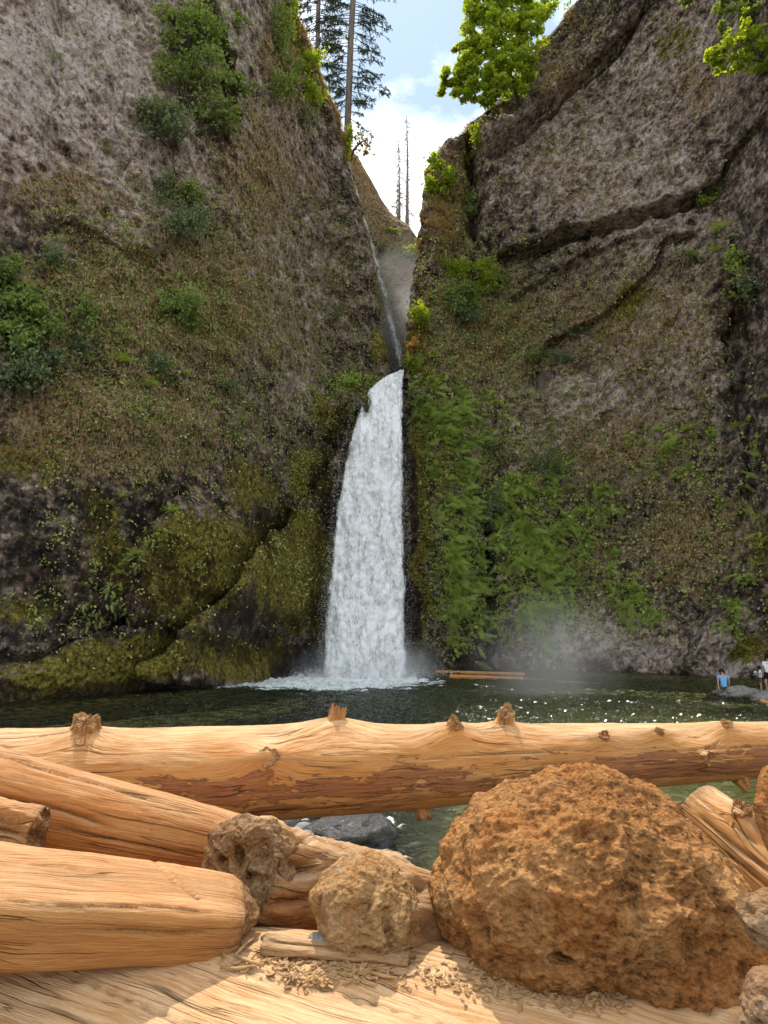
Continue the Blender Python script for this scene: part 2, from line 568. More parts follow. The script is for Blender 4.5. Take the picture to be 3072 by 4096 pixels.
edgeL_px = [(1040, -240), (1085, -110), (1130, 0), (1165, 80), (1200, 159), (1268, 285), (1320, 375), (1357, 440), (1370, 511), (1387, 605), (1441, 790), (1488, 1000), (1506, 1150), (1512, 1250), (1540, 1360), (1568, 1465), (1600, 1500), (1650, 1540), (1690, 1700), (1700, 2100), (1700, 2710)]
edgeR_px = [(2400, -160), (2240, -20), (2150, 70), (2085, 160), (1990, 290), (1890, 372), (1840, 430), (1762, 500), (1732, 560), (1716, 650), (1704, 760), (1692, 900), (1682, 1000), (1668, 1060), (1656, 1200), (1642, 1350), (1634, 1440), (1622, 1490), (1612, 1560), (1610, 1700), (1610, 2100), (1612, 2710)]
edgeL = [(p[0], p[2]) for p in (W(px, py, 48.5) for px, py in edgeL_px)]
edgeR = [(p[0], p[2]) for p in (W(px, py, 50.2) for px, py in edgeR_px)]

blob_G = [  # dry brown moss and grass
    (650, 1250, 760, 420, 0, 0.86), (250, 800, 400, 200, 0, 0.62), (1050, 700, 260, 420, 0, 0.72), (450, 1720, 700, 300, 0, 0.85),
    (1150, 260, 160, 300, 0, 0.75), (300, 330, 500, 380, 0, 0.30), (1150, 1350, 260, 300, 0, 0.58), (700, 2250, 700, 350, 0, 0.5),
    (1950, 1350, 380, 320, 0, 0.85), (2500, 1300, 560, 330, 0, 0.66), (2450, 1800, 620, 330, 0, 0.62), (2300, 700, 520, 380, -30, 0.50),
    (2200, 300, 250, 200, -40, 0.60), (2800, 350, 260, 260, 0, 0.58), (2750, 2150, 400, 350, 0, 0.72), (1800, 800, 120, 320, 0, 0.75), (2350, 2250, 300, 200, 0, 0.6),
]
blob_M = [  # green and yellow moss
    (1340, 1690, 70, 170, 38, 0.95), (1240, 1900, 120, 150, 38, 0.98), (1190, 2280, 260, 340, 30, 1.0), (800, 2270, 330, 300, 35, 1.0), (1000, 1950, 200, 180, 40, 0.72), (430, 2150, 130, 330, 15, 0.75),
    (480, 2660, 600, 140, 12, 0.98), (120, 2420, 260, 110, 0, 0.70), (120, 1850, 420, 220, 0, 0.64), (950, 2620, 300, 110, 10, 0.9), (420, 2150, 120, 300, 20, 0.6),
    (1480, 1560, 80, 60, 30, 0.8), (1690, 2080, 60, 560, 0, 0.98), (1790, 1850, 60, 260, 0, 0.75), (1820, 2350, 90, 220, 0, 0.66),
    (2500, 1220, 90, 110, 40, 0.9), (2380, 1330, 110, 60, 30, 0.7), (1690, 1400, 60, 150, 0, 0.8), (850, 1380, 160, 230, 0, 0.58), (2980, 2600, 160, 70, 25, 0.85),
    (1540, 1280, 50, 260, -8, 0.9), (3020, 2200, 90, 220, 0, 0.66), (2700, 180, 120, 170, 0, 0.62), (1790, 900, 100, 220, 0, 0.62), (650, 1800, 260, 120, 0, 0.5),
]
blob_W = [  # wet rock
    (1370, 1770, 70, 170, 25, 1.0), (1330, 2000, 65, 200, 10, 0.98), (1270, 2480, 80, 260, 0, 0.66), (1180, 2650, 200, 110, 0, 0.95), (590, 2120, 70, 200, 35, 0.70),
    (200, 2250, 160, 260, 10, 0.60), (1050, 2110, 80, 180, 35, 0.85), (600, 2780, 900, 60, 0, 0.85), (400, 2030, 200, 150, 0, 0.60), (450, 2350, 800, 420, 0, 0.60), (1000, 2500, 300, 250, 0, 0.66), (2950, 1300, 130, 500, 0, 0.66),
    (1632, 1950, 34, 420, 0, 1.0), (1640, 2480, 60, 250, 0, 0.92), (1870, 2600, 130, 130, 0, 0.95), (2200, 2690, 700, 45, 0, 0.75), (1580, 1440, 60, 60, 0, 0.9), (2000, 2570, 120, 130, 0, 0.6),
]
blob_A = [  # pale lichened rock
    (330, 260, 560, 420, 20, 1.0), (500, 640, 420, 260, 0, 0.7), (900, 120, 260, 260, 0, 0.6), (1150, 1150, 260, 330, 0, 0.62), (560, 960, 200, 120, 0, 0.6), (1180, 1500, 120, 130, 0, 0.66),
    (2350, 650, 560, 330, -30, 0.68), (2700, 300, 300, 300, 0, 0.55), (2350, 1650, 400, 220, 0, 0.62), (2650, 1350, 300, 280, 0, 0.55), (2400, 2580, 420, 130, 0, 0.62), (2900, 2650, 160, 110, 0, 0.66), (1080, 640, 300, 300, 0, 0.45),
]

MAT_CLIFF = cliff_material('basalt_cliff')

def build_cliff(name, side, x_far, zmax, fn, edge, feats, nz, nx, label):
    zs = np.linspace(-1.2, zmax, nz)
    xe = interp_poly(edge, zs) if False else np.interp(zs, *zip(*sorted((z, x) for x, z in edge)))
    # small jaggedness of the silhouette
    xe = xe + 0.22 * perlin(np.stack([zs * 0.55, zs * 0 + 3.1, zs * 0], 1)) + 0.10 * perlin(np.stack([zs * 1.9, zs * 0 + 3.1, zs * 0], 1))
    r = 1.0
    sg = 1 if side == 'L' else -1
    a = np.linspace(0, 1, nx)
    a = np.interp(a, [0, 0.10, 1], [0, 0.42, 1]) if side == 'L' else np.interp(a, [0, 0.12, 1], [0, 0.36, 1])
    nw, nb = 18, 26
    wrap = np.linspace(0, math.pi / 2, nw + 1)[1:]
    cols = nx + nw + nb
    X = np.zeros((nz, cols)); Y = np.zeros((nz, cols)); Z = np.repeat(zs[:, None], cols, 1)
    for k in range(nz):
        xin = xe[k] - sg * r
        xx = x_far + (xin - x_far) * a
        X[k, :nx] = xx
        X[k, nx:nx + nw] = xin + sg * r * np.sin(wrap)
        X[k, nx + nw:] = xe[k] - sg * np.linspace(0.05, (2.2 + 7.0 * sstep(24, 30, zs[k])) if side == 'L' else 2.2, nb)
    yb = fn(X.reshape(-1), Z.reshape(-1)).reshape(nz, cols)
    Y[:, :nx] = yb[:, :nx]
    y0 = yb[:, nx - 1:nx]
    Y[:, nx:nx + nw] = y0 + r * (1 - np.cos(wrap))[None]
    Y[:, nx + nw:] = y0 + r + np.linspace(0.25, 13, nb)[None]
    x, y, z = X.reshape(-1), Y.reshape(-1), Z.reshape(-1)
    col = np.tile(np.arange(cols), nz)
    front = 1 - sstep(nx - 2, nx + nw, col)
    off = apply_features(x, z, feats, fn) * (0.25 + 0.75 * front)
    P = np.stack([x, y, z], 1)
    base = P.copy(); base[:, 1] += off
    px, py, _ = PX(base)
    jp = 55 * perlin(P * 0.35); jq = 55 * perlin(P * 0.35 + 31)
    zM, zG, zW, zA = (zone(px + jp, py + jq, b) for b in (blob_M, blob_G, blob_W, blob_A))
    inset = 0.72 if side == 'L' else 1.0
    n = 0.85 * fbm(P / 7.5, 4) + 0.55 * fbm(P / 2.4 + 5, 4, ridged=True) * (1.0 - 0.45 * zM)
    d1, d2, cid = worley(P / np.array((1.5, 1.5, 1.9)) + 0.35 * np.stack([perlin(P * 0.9), perlin(P * 0.9 + 7), perlin(P * 0.9 + 13)], 1))
    n += (0.66 * (cid - 0.5) * sstep(0.0, 0.22, d2 - d1) - 0.12 * (1 - sstep(0, 0.12, d2 - d1))) * (1 - 0.7 * zM) * (0.55 + 0.6 * zA)
    n += 0.27 * fbm(P / 0.75 + 2, 3, ridged=True) * (1 - 0.4 * zW)
    n += zG * 0.30 * fbm(P / np.array((0.9, 0.9, 0.6)), 3, billow=True)
    n += zM * 0.22 * fbm(P / 0.7 + 40, 3, billow=True)
    n += 0.10 * perlin(P / 0.24)
    dd = (P[:, 0] * 0.8 + P[:, 2] * 0.6) if side == 'R' else (P[:, 0] * 0.75 - P[:, 2] * 0.66)
    ee = (-P[:, 0] * 0.6 + P[:, 2] * 0.8) if side == 'R' else (P[:, 0] * 0.66 + P[:, 2] * 0.75)
    n += 0.42 * fbm(np.stack([dd * 0.12, ee * 0.55, P[:, 1] * 0 + 3], 1), 3, ridged=True) * (1 - 0.6 * zM)
    n += zG * 0.34 * fbm(P / np.array((1.9, 1.9, 1.3)) + 60, 3, billow=True)
    # pitted holes in the rock
    hd, _, hc = worley(P / 0.9 + 11)
    n -= 0.35 * (hc > 0.82) * (1 - sstep(0.05, 0.34, hd)) * (1 - zM) * zA
    fade = np.where(col >= nx + nw, 0.6, 1.0)
    nx_ = (1 - front) * sg
    P = base.copy()
    P[:, 1] -= n * front * fade
    P[:, 0] += n * nx_ * 0.45
    P[:, 2] += 0.10 * fbm(base / 1.3 + 77, 2)
    # plateau on top, going back
    top = P.reshape(nz, cols, 3)[-1]
    extra = []
    for j, (dy, dz) in enumerate(((0.5, 0.35), (1.4, 0.6), (3.5, 0.8), (8, 0.6), (16, 0.2))):
        q = top.copy(); q[:, 1] += dy; q[:, 2] += dz; extra.append(q)
    V = np.concatenate([P] + extra)
    nr = nz + len(extra)
    pad = lambda v: np.concatenate([v] + [v.reshape(nz, cols)[-1]] * len(extra))
    attrs = {'zone': np.stack([pad(zM), pad(zG), pad(zW), np.ones(nr * cols)], 1), 'lichen': pad(zA)}
    F = grid_faces(nr, cols, flip=(side == 'R'))
    o = obj(name, V, F, MAT_CLIFF, attrs=attrs)
    tag(o, label, kind='structure')
    N = vnormals(V, nr, cols) * (1 if side == 'L' else -1)
    if N[:, 1].mean() > 0: N = -N
    return dict(V=V, N=N, M=attrs['zone'][:, 0], G=attrs['zone'][:, 1], Wt=attrs['zone'][:, 2], A=attrs['lichen'], front=pad(front))

CL = build_cliff('cliff', 'L', -30.0, 55.0, yL, edgeL, featL, 520, 375, 'dark mossy basalt cliff on the left of the waterfall')
CR = build_cliff('cliff', 'R', 34.0, 57.0, yR, edgeR, featR, 530, 385, 'brown basalt cliff with hanging ferns on the right of the waterfall')

# upper basin behind the slot: a smooth brown slope
def build_back():
    crest_px = [(1180, 420), (1330, 560), (1392, 617), (1431, 660), (1484, 747), (1513, 800), (1557, 872), (1580, 896), (1600, 911), (1634, 928), (1672, 983), (1700, 1050), (1800, 1150), (1900, 1250)]
    crest = [W(px, py, 66) for px, py in crest_px]
    cx = np.array([p[0] for p in crest]); cz = np.array([p[2] for p in crest])
    nx, nz = 150, 150
    xs = np.linspace(cx[0], cx[-1], nx)
    top = np.interp(xs, cx, cz)
    X = np.repeat(xs[None], nz, 0)
    t = np.linspace(0, 1, nz)[:, None]
    Z = 12 + (top[None] - 12) * np.sin(t * math.pi / 2) ** 0.9
    Y = 60.5 + 5.5 * t ** 3 + 0.35 * np.abs(X - 0.5) * 0
    Y = Y - 2.0 * np.exp(-((X + 4) / 2.5) ** 2) * (1 - t) + 0.0
    P = np.stack([X, Y, Z], -1).reshape(-1, 3)
    n = 0.5 * fbm(P / 4, 4) + 0.12 * fbm(P / 0.8, 3) + 0.3 * fbm(P / 2 + 9, 3, ridged=True)
    V = P.copy(); V[:, 1] -= n
    tl = V.reshape(nz, nx, 3)[-1]
    ex = []
    for dy, dz in ((1, -0.1), (3, -0.6), (8, -3), (16, -9)):
        q = tl.copy(); q[:, 1] += dy; q[:, 2] += dz; ex.append(q)
    V = np.concatenate([V] + ex)
    nr = nz + len(ex)
    px, py, _ = PX(V)
    tt = np.concatenate([np.repeat(t[:, 0], nx), np.ones(len(ex) * nx)])
    zM = np.clip(np.exp(-((px - 1530) / 75) ** 2 - ((py - 1240) / 190) ** 2) + 0.75 * np.exp(-((px - 1620) / 80) ** 2 - ((py - 990) / 60) ** 2), 0, 1)
    o = obj('hill', V, grid_faces(nr, nx), MAT_CLIFF, attrs={'zone': np.stack([zM, 0.78 - 0.4 * zM, 0.9 * sstep(1290, 1420, py), np.ones(len(V))], 1), 'lichen': zM * 0 + 0.15})
    tag(o, 'smooth brown slope behind the slot above the waterfall', kind='structure')
    N = vnormals(V, nr, nx)
    if N[:, 1].mean() > 0: N = -N
    return dict(V=V, N=N)
CB = build_back()

# stream bed and floor of the slot that carries the water to the lip
def build_slot_floor():
    nx, ny = 30, 50
    xs = np.linspace(-0.3, 1.75, nx); ys = np.linspace(48.2, 60, ny)
    X, Y = np.meshgrid(xs, ys)
    P = np.stack([X, Y, np.full_like(X, LIPZ - 0.35) + 0.05 * (Y - 47)], -1).reshape(-1, 3)
    P[:, 2] += 0.3 * fbm(P / 1.2, 3) + 0
    z = np.zeros((len(P), 4)); z[:, 2] = 1; z[:, 3] = 1
    tag(obj('stream_bed', P, grid_faces(ny, nx), MAT_CLIFF, attrs={'zone': z, 'lichen': z[:, 0]}), kind='structure')
build_slot_floor()

# ---------------------------------------------------------------- ground, pool bed
def build_ground():
    xs = np.concatenate([np.linspace(-500, -36, 8), np.linspace(-34, 40, 150), np.linspace(42, 500, 8)])
    ys = np.concatenate([np.linspace(-500, -6, 7), np.linspace(-4, 62, 140), np.linspace(66, 600, 8)])
    X, Y = np.meshgrid(xs, ys)
    d = Y
    Z = np.interp(d, [-10, 3, 6, 8, 10, 13, 30, 44, 60], [1.0, 0.75, 0.25, -0.4, -1.2, -2.1, -2.4, -2.0, -1.0])
    sh = sstep(1.5, 6.5, X) * (1 - sstep(35, 43, Y)) * sstep(6, 9, Y)        # shallow gravel on the right
    Z = Z * (1 - sh) + sh * np.interp(Y, [6, 10, 16, 24, 34, 43], [0.2, -0.35, -0.6, -0.5, -0.6, -0.9])
    P = np.stack([X, Y, Z], -1).reshape(-1, 3)
    near = (np.abs(P[:, 0]) < 42) & (P[:, 1] > -6) & (P[:, 1] < 63)
    n = 0.16 * fbm(P / 2.0, 4) + 0.10 * fbm(P / 0.6, 2, billow=True)
    P[:, 2] += np.where(near, n, 0)
    m = Mat('gravel_bed')
    co = m.coord('Object')
    v = m.new('ShaderNodeTexVoronoi'); m.put(co, v.inputs['Vector']); v.inputs['Scale'].default_value = 4.0
    c = m.ramp(v.outputs['Color'], [(0.15, (0.12, 0.105, 0.075)), (0.45, (0.24, 0.205, 0.14)), (0.62, (0.33, 0.29, 0.22)), (0.85, (0.42, 0.39, 0.33))])
    c = m.mix(m.rng(m.noise(co, 0.7, 5), 0.4, 0.62), c, (0.19, 0.18, 0.075))
    c = m.mix(m.attr('pool'), m.mix(1, c, (0.42, 0.40, 0.38), 'MULTIPLY'), c)  # sunlit right bed kept pale, shaded side darkened: light put into the colour
    mat = m.done(m.bsdf(c, 0.9, m.bump(v.outputs['Distance'], 1.0, 0.12), 0.2))
    tag(obj('ground', P, grid_faces(len(ys), len(xs)), mat, attrs={'pool': sstep(0.0, 3.0, P[:, 0]) * sstep(8, 11, P[:, 1])}), 'gravel shore and pool bed', kind='structure')
build_ground()

# ---------------------------------------------------------------- pool water
def build_water():
    nx, ny = 370, 340
    xs = np.linspace(-34, 40, nx)
    ys = np.concatenate([np.linspace(5.2, 16, 110), np.linspace(16.05, 53, ny - 110)])
    X, Y = np.meshgrid(xs, ys)
    P = np.stack([X, Y, 0 * X], -1).reshape(-1, 3)
    f = G(1450, 2690)
    dist = np.hypot((P[:, 0] - f[0]) * 0.8, (P[:, 1] - f[1]) * 1.0)
    fn_ = np.exp(-(dist / 9.0) ** 2)
    rapid = sstep(15.5, 10.5, P[:, 1]) * sstep(4.5, 1.0, P[:, 0])
    S = np.array((1, 1.0, 1))
    amp = 0.05 + 0.22 * np.exp(-(dist / 5.5) ** 2) + 0.05 * np.exp(-(dist / 18) ** 2) + 0.05 * rapid
    h = fbm(P * np.array((0.55, 0.9, 1)), 3) * 0.9 + fbm(P * np.array((1.5, 2.3, 1)) + 7, 3, ridged=True) * 0.8 + 1.7 * perlin(P * np.array((2.9, 3.1, 1)))
    P[:, 2] = amp * h + 0.25 * np.exp(-(dist / 2.6) ** 2)
    streak = fbm(P * np.array((0.5, 1.4, 1)) + 3, 5)
    fx, fy = P[:, 0] - f[0], P[:, 1] - 43.0
    foam = 1.7 * np.exp(-((fx / 3.6) ** 2 + (np.maximum(fy, 0) / 6) ** 2 + (np.minimum(fy, 0) / 4.5) ** 2)) + 0.9 * np.exp(-(((fx + 4.0) / 4.2) ** 2 + ((fy + 2.0) / 3.6) ** 2)) + 1.2 * streak * np.exp(-(fx / 9) ** 2 - ((fy + 3) / 8) ** 2) - 0.08
    foam = np.clip(foam, 0, 1) + 0
    caps = sstep(0.62, 0.95, h * 0.6 + 0.5 * fbm(P * np.array((0.9, 1.7, 1)) + 21, 4)) * (0.35 * np.exp(-(dist / 16) ** 2) + 0.75 * rapid)
    foam = np.clip(foam + caps, 0, 1)
    m = Mat('pool_water')
    co = m.coord('Object')
    hh = m.math('ADD', m.noise(m.map(co, (1, 1.5, 1)), 3.2, 5, 0.6, 0.4), m.math('MULTIPLY', m.noise(co, 11, 3, 0.6), 0.35))
    nb = m.bump(hh, 1.0, 0.16)
    tr = m.new('ShaderNodeBsdfTransparent'); m.put((0.79, 0.83, 0.60), tr.inputs[0])
    df = m.bsdf((0.022, 0.034, 0.024), 0.6, None, 0.0)
    body = m.new('ShaderNodeMixShader'); body.inputs[0].default_value = 0.13
    m.l.new(tr.outputs[0], body.inputs[1]); m.l.new(df, body.inputs[2])
    gl = m.new('ShaderNodeBsdfGlossy'); gl.inputs['Roughness'].default_value = 0.07
    m.put(nb, gl.inputs['Normal'])
    fr = m.new('ShaderNodeFresnel'); fr.inputs[0].default_value = 1.33; m.put(nb, fr.inputs['Normal'])
    wmx = m.new('ShaderNodeMixShader')
    m.put(fr.outputs[0], wmx.inputs[0]); m.l.new(body.outputs[0], wmx.inputs[1]); m.l.new(gl.outputs[0], wmx.inputs[2])
    fa = m.attr('foam')
    fk = m.math('ADD', m.math('MULTIPLY', fa, 1.35), m.math('MULTIPLY', m.math('SUBTRACT', m.noise(m.map(co, (1, 1.6, 1)), 3.6, 8, 0.72), 0.5), 1.3))
    fk = m.math('MULTIPLY', m.rng(fk, 0.42, 0.72), m.rng(fa, 0.02, 0.15))
    fo = m.bsdf((0.80, 0.83, 0.85), 0.7, m.bump(m.noise(co, 7, 5), 0.6, 0.1), 0.2)
    mx = m.new('ShaderNodeMixShader')
    m.put(fk, mx.inputs[0]); m.l.new(wmx.outputs[0], mx.inputs[1]); m.l.new(fo, mx.inputs[2])
    o = obj('water', P, grid_faces(ny, nx), m.done(mx.outputs[0]), attrs={'foam': foam})
    tag(o, 'dark green plunge pool below the waterfall', kind='structure')
build_water()

def glint_facets():  # tilted glossy facets added above the water to catch the sun
    r = np.random.default_rng(77)
    n = 42000
    y = 17 + 27 * r.random(n); x = (-0.35 + 0.95 * r.random(n)) * y
    az = -math.pi / 2 + r.normal(size=n) * 0.75
    tl = np.radians(10 + 34 * r.random(n))
    w = 0.018 + 0.05 * r.random(n) ** 3; dpt = 0.018 + 0.022 * r.random(n)
    h = np.stack([np.cos(az), np.sin(az), 0 * az], 1)
    s = np.stack([-np.sin(az), np.cos(az), 0 * az], 1)
    front = h * np.cos(tl)[:, None] - np.array((0, 0, 1.0)) * np.sin(tl)[:, None]
    top = np.stack([x, y, 0.05 + 0.09 * r.random(n)], 1)
    V = np.stack([top - s * w[:, None], top + s * w[:, None], top + s * w[:, None] * 0.8 + front * dpt[:, None] * 2, top - s * w[:, None] * 0.8 + front * dpt[:, None] * 2, top - h * dpt[:, None] * 3 - np.array((0, 0, 1)) * dpt[:, None]], 1).reshape(-1, 3)
    k = np.arange(n)[:, None] * 5
    F = np.concatenate([k + np.array(t) for t in ((0, 3, 2), (0, 2, 1), (0, 1, 4))])
    m = Mat('glint_water')
    tr = m.new('ShaderNodeBsdfTransparent'); m.put((0.75, 0.82, 0.70), tr.inputs[0])
    gl = m.new('ShaderNodeBsdfGlossy'); gl.inputs['Roughness'].default_value = 0.17
    fr = m.new('ShaderNodeFresnel'); fr.inputs[0].default_value = 1.33
    mx = m.new('ShaderNodeMixShader')
    m.put(fr.outputs[0], mx.inputs[0]); m.l.new(tr.outputs[0], mx.inputs[1]); m.l.new(gl.outputs[0], mx.inputs[2])
    tag(obj('glints', V, F, m.done(mx.outputs[0]), smooth=False), 'small tilted facets added for ripples on the pool', kind='stuff')
glint_facets()

# ================================================================ WATERFALLS
def white_water(name, tint=(0.93, 0.93, 0.92), thr=0.0):
    m = Mat(name)
    fl = m.attr('flow', 'Vector')
    ed = m.attr('edge')
    n1 = m.noise(m.map(fl, (1.5, 1, 0.45)), 1.0, 5, 0.6)
    n2 = m.noise(m.map(fl, (3.6, 1, 1.5), (3, 0, 1)), 1.0, 6, 0.64)
    n3 = m.noise(m.map(fl, (9, 1, 4.5), (3, 0, 1)), 1.0, 5, 0.66)
    mixn = m.math('ADD', m.math('MULTIPLY', n1, 0.45), m.math('ADD', m.math('MULTIPLY', n2, 0.35), m.math('MULTIPLY', n3, 0.25)))
    col = m.ramp(mixn, [(0.42, tuple(0.74 * t for t in tint)), (0.50, tuple(0.95 * t for t in tint)), (0.58, tuple(min(0.97, 1.06 * t) for t in tint))])
    s = m.bsdf(col, 0.5, m.bump(mixn, 0.7, 0.18), 0.3)
    tl = m.new('ShaderNodeBsdfTranslucent'); m.put(col, tl.inputs[0])
    b = m.new('ShaderNodeMixShader'); b.inputs[0].default_value = 0.25
    m.l.new(s, b.inputs[1]); m.l.new(tl.outputs[0], b.inputs[2])
    a = m.math('ADD', m.math('MULTIPLY', n1, 0.5), m.math('ADD', m.math('MULTIPLY', n2, 0.35), m.math('MULTIPLY', n3, 0.35)))
    a = m.math('ADD', a, ed)
    al = m.rng(a, 0.58 + thr, 0.82 + thr, 0, 1, True)
    tr = m.new('ShaderNodeBsdfTransparent')
    mx = m.new('ShaderNodeMixShader')
    m.put(al, mx.inputs[0]); m.l.new(tr.outputs[0], mx.inputs[1]); m.l.new(b.outputs[0], mx.inputs[2])
    return m.done(mx.outputs[0])

MAT_FALL = white_water('falling_water')
fallL = [(1484, 1596), (1496, 1560), (1512, 1530), (1535, 1498), (1570, 1465), (1610, 1440), (1700, 1412), (1800, 1386), (1900, 1368), (2000, 1354), (2200, 1334), (2400, 1314), (2600, 1300), (2715, 1294)]
fallR = [(1478, 1618), (1496, 1614), (1535, 1610), (1700, 1606), (1800, 1608), (2000, 1612), (2200, 1616), (2400, 1618), (2600, 1623), (2715, 1627)]
FALL_PT = []
def fall_sheet(name, parent, shrink, dy, thr, seed, nu=84, nv=400):
    vs = np.linspace(0, 1, nv); us = np.linspace(0, 1, nu)
    py = 1482 + (2712 - 1482) * vs
    sk = shrink * np.minimum(1, vs * 5)
    L = np.interp(py, *zip(*fallL)) + sk; R = np.interp(py, *zip(*fallR)) - sk
    yy = 47.9 - 1.9 * sstep(0, 0.25, vs) - 0.9 * vs + dy
    V = []
    for k in range(nv):
        for u in us:
            V.append(W(L[k] + (R[k] - L[k]) * u, py[k], yy[k]))
    V = np.array(V)
    u = np.tile(us, nv); v = np.repeat(vs, nu)
    V[:, 1] -= 0.75 * np.sin(u * math.pi) ** 0.8 * (0.25 + 0.75 * v)
    q = np.stack([V[:, 0], 0 * u + seed, V[:, 2]], 1)
    n = 0.34 * fbm(q * np.array((1.3, 1, 0.25)), 4) + 0.30 * fbm(q * np.array((1.7, 1, 0.9)) + 5, 5, billow=True) * (0.4 + 0.6 * v) + 0.08 * perlin(q * np.array((5, 1, 3)))
    V[:, 1] -= n
    V[:, 0] += 0.12 * fbm(q * np.array((1, 1, 1.2)) + 50, 3) * (np.abs(u - 0.5) * 2) ** 2
    e = np.minimum(u, 1 - u)
    edge = np.minimum(0.34, -0.06 + 4.0 * e) - 0.22 * np.exp(-((u - 0.08) / 0.12) ** 2) * sstep(0.04, 0.12, v) * sstep(0.55, 0.2, v)
    # dark rock showing through near the top
    qx, qy, _ = PX(V)
    edge -= 0.35 * np.exp(-((qx - 1470) / 16) ** 2 - ((qy - 1625) / 50) ** 2)
    if thr > 0: edge = edge - 0.16
    FALL_PT.append((V, u, v))
    fv = np.stack([V[:, 0], 0 * u + seed, V[:, 2] + 0.0], 1)
    return obj(name, V, grid_faces(nv, nu, True), MAT_FALL, parent, attrs={'edge': edge, 'flow': fv})

fall = fall_sheet('waterfall', None, -8, 0.0, 0, 0.0)
tag(fall, 'tall white waterfall plunging from the slot into the dark pool', 'waterfall')
fall_sheet('spray_curtain', fall, -16, -0.45, 1, 9.0, 62, 280)

def droplets(name, n, parent):
    V, u, v = FALL_PT[1]
    w = (np.exp(-(u / 0.07) ** 2) * 1.2 + 0.8 * np.exp(-((1 - u) / 0.05) ** 2) + 0.10) * (0.35 + v)
    i = rng.choice(len(V), n, p=w / w.sum())
    s = np.where(u[i] < 0.5, -1, 1)
    p = V[i] + np.stack([s * np.abs(rng.normal(size=n)) * 0.22 - 0.05 * s, -np.abs(rng.normal(size=n)) * 0.35, rng.normal(size=n) * 0.3], 1)
    sz = 0.005 + 0.014 * rng.random(n) ** 2.5
    O = np.array(((0, 0, 1.8), (1, 0, 0), (-0.5, 0.87, 0), (-0.5, -0.87, 0), (0, 0, -1.2)))
    VV = (p[:, None] + sz[:, None, None] * O[None]).reshape(-1, 3)
    k = np.arange(n)[:, None] * 5
    F = np.concatenate([k + np.array(t) for t in ((0, 1, 2), (0, 2, 3), (0, 3, 1), (4, 2, 1), (4, 3, 2), (4, 1, 3))])
    m = Mat('spray_drops')
    mat = m.done(m.bsdf((0.85, 0.88, 0.9), 0.35, None, 0.5))
    tag(obj(name, VV, F, mat, parent), kind='stuff')
droplets('spray_drops', 6000, fall)

# splash mound at the foot
def splash():
    n = 7000
    f = G(1455, 2700)
    a = rng.normal(size=n); b = np.abs(rng.normal(size=n))
    p = np.stack([f[0] + a * 2.2, f[1] - 0.8 - b * 1.1 + 0.3 * rng.normal(size=n), np.abs(rng.normal(size=n)) * 0.55 * np.exp(-(a / 2.2) ** 2) + 0.05], 1)
    sz = 0.010 + 0.030 * rng.random(n) ** 2
    O = np.array(((0, 0, 1.1), (1, 0, 0), (-0.5, 0.87, 0), (-0.5, -0.87, 0), (0, 0, -1.0)))
    VV = (p[:, None] + sz[:, None, None] * O[None]).reshape(-1, 3)
    k = np.arange(n)[:, None] * 5
    F = np.concatenate([k + np.array(t) for t in ((0, 1, 2), (0, 2, 3), (0, 3, 1), (4, 2, 1), (4, 3, 2), (4, 1, 3))])
    tag(obj('splash', VV, F, bpy.data.materials['spray_drops'], fall), kind='stuff')
splash()

# thin upper veil sliding down the left wall of the slot
def veil_fall():
    path = [(1394, 640, 5), (1408, 700, 9), (1432, 790, 12), (1462, 890, 14), (1484, 960, 16), (1503, 1040, 17), (1520, 1110, 20), (1542, 1190, 24), (1556, 1260, 26), (1578, 1330, 24), (1596, 1400, 24), (1605, 1465, 26)]
    pv = np.array(path, float)
    nv, nu = 220, 24
    t = np.linspace(0, len(pv) - 1, nv)
    cx = np.interp(t, range(len(pv)), pv[:, 0]); cy = np.interp(t, range(len(pv)), pv[:, 1]); wd = np.interp(t, range(len(pv)), pv[:, 2])
    V = []
    for k in range(nv):
        y = 59.3 - 5.0 * k / nv
        for u in np.linspace(-1, 1, nu):
            V.append(W(cx[k] + u * wd[k], cy[k] - 0.25 * u * wd[k], y))
    V = np.array(V)
    u = np.tile(np.linspace(-1, 1, nu), nv)
    q = np.stack([u * 3, 0 * u, V[:, 2]], 1)
    V[:, 1] += 0.2 * perlin(q)
    edge = 0.10 - 0.26 * np.abs(u) ** 1.3
    o = obj('waterfall', V, grid_faces(nv, nu), white_water('veil_water', (0.88, 0.90, 0.92)), attrs={'edge': edge, 'flow': np.stack([u * 0.6, 0 * u + 2, V[:, 2]], 1)})
    tag(o, 'thin upper veil of water sliding down inside the slot', 'waterfall')
veil_fall()

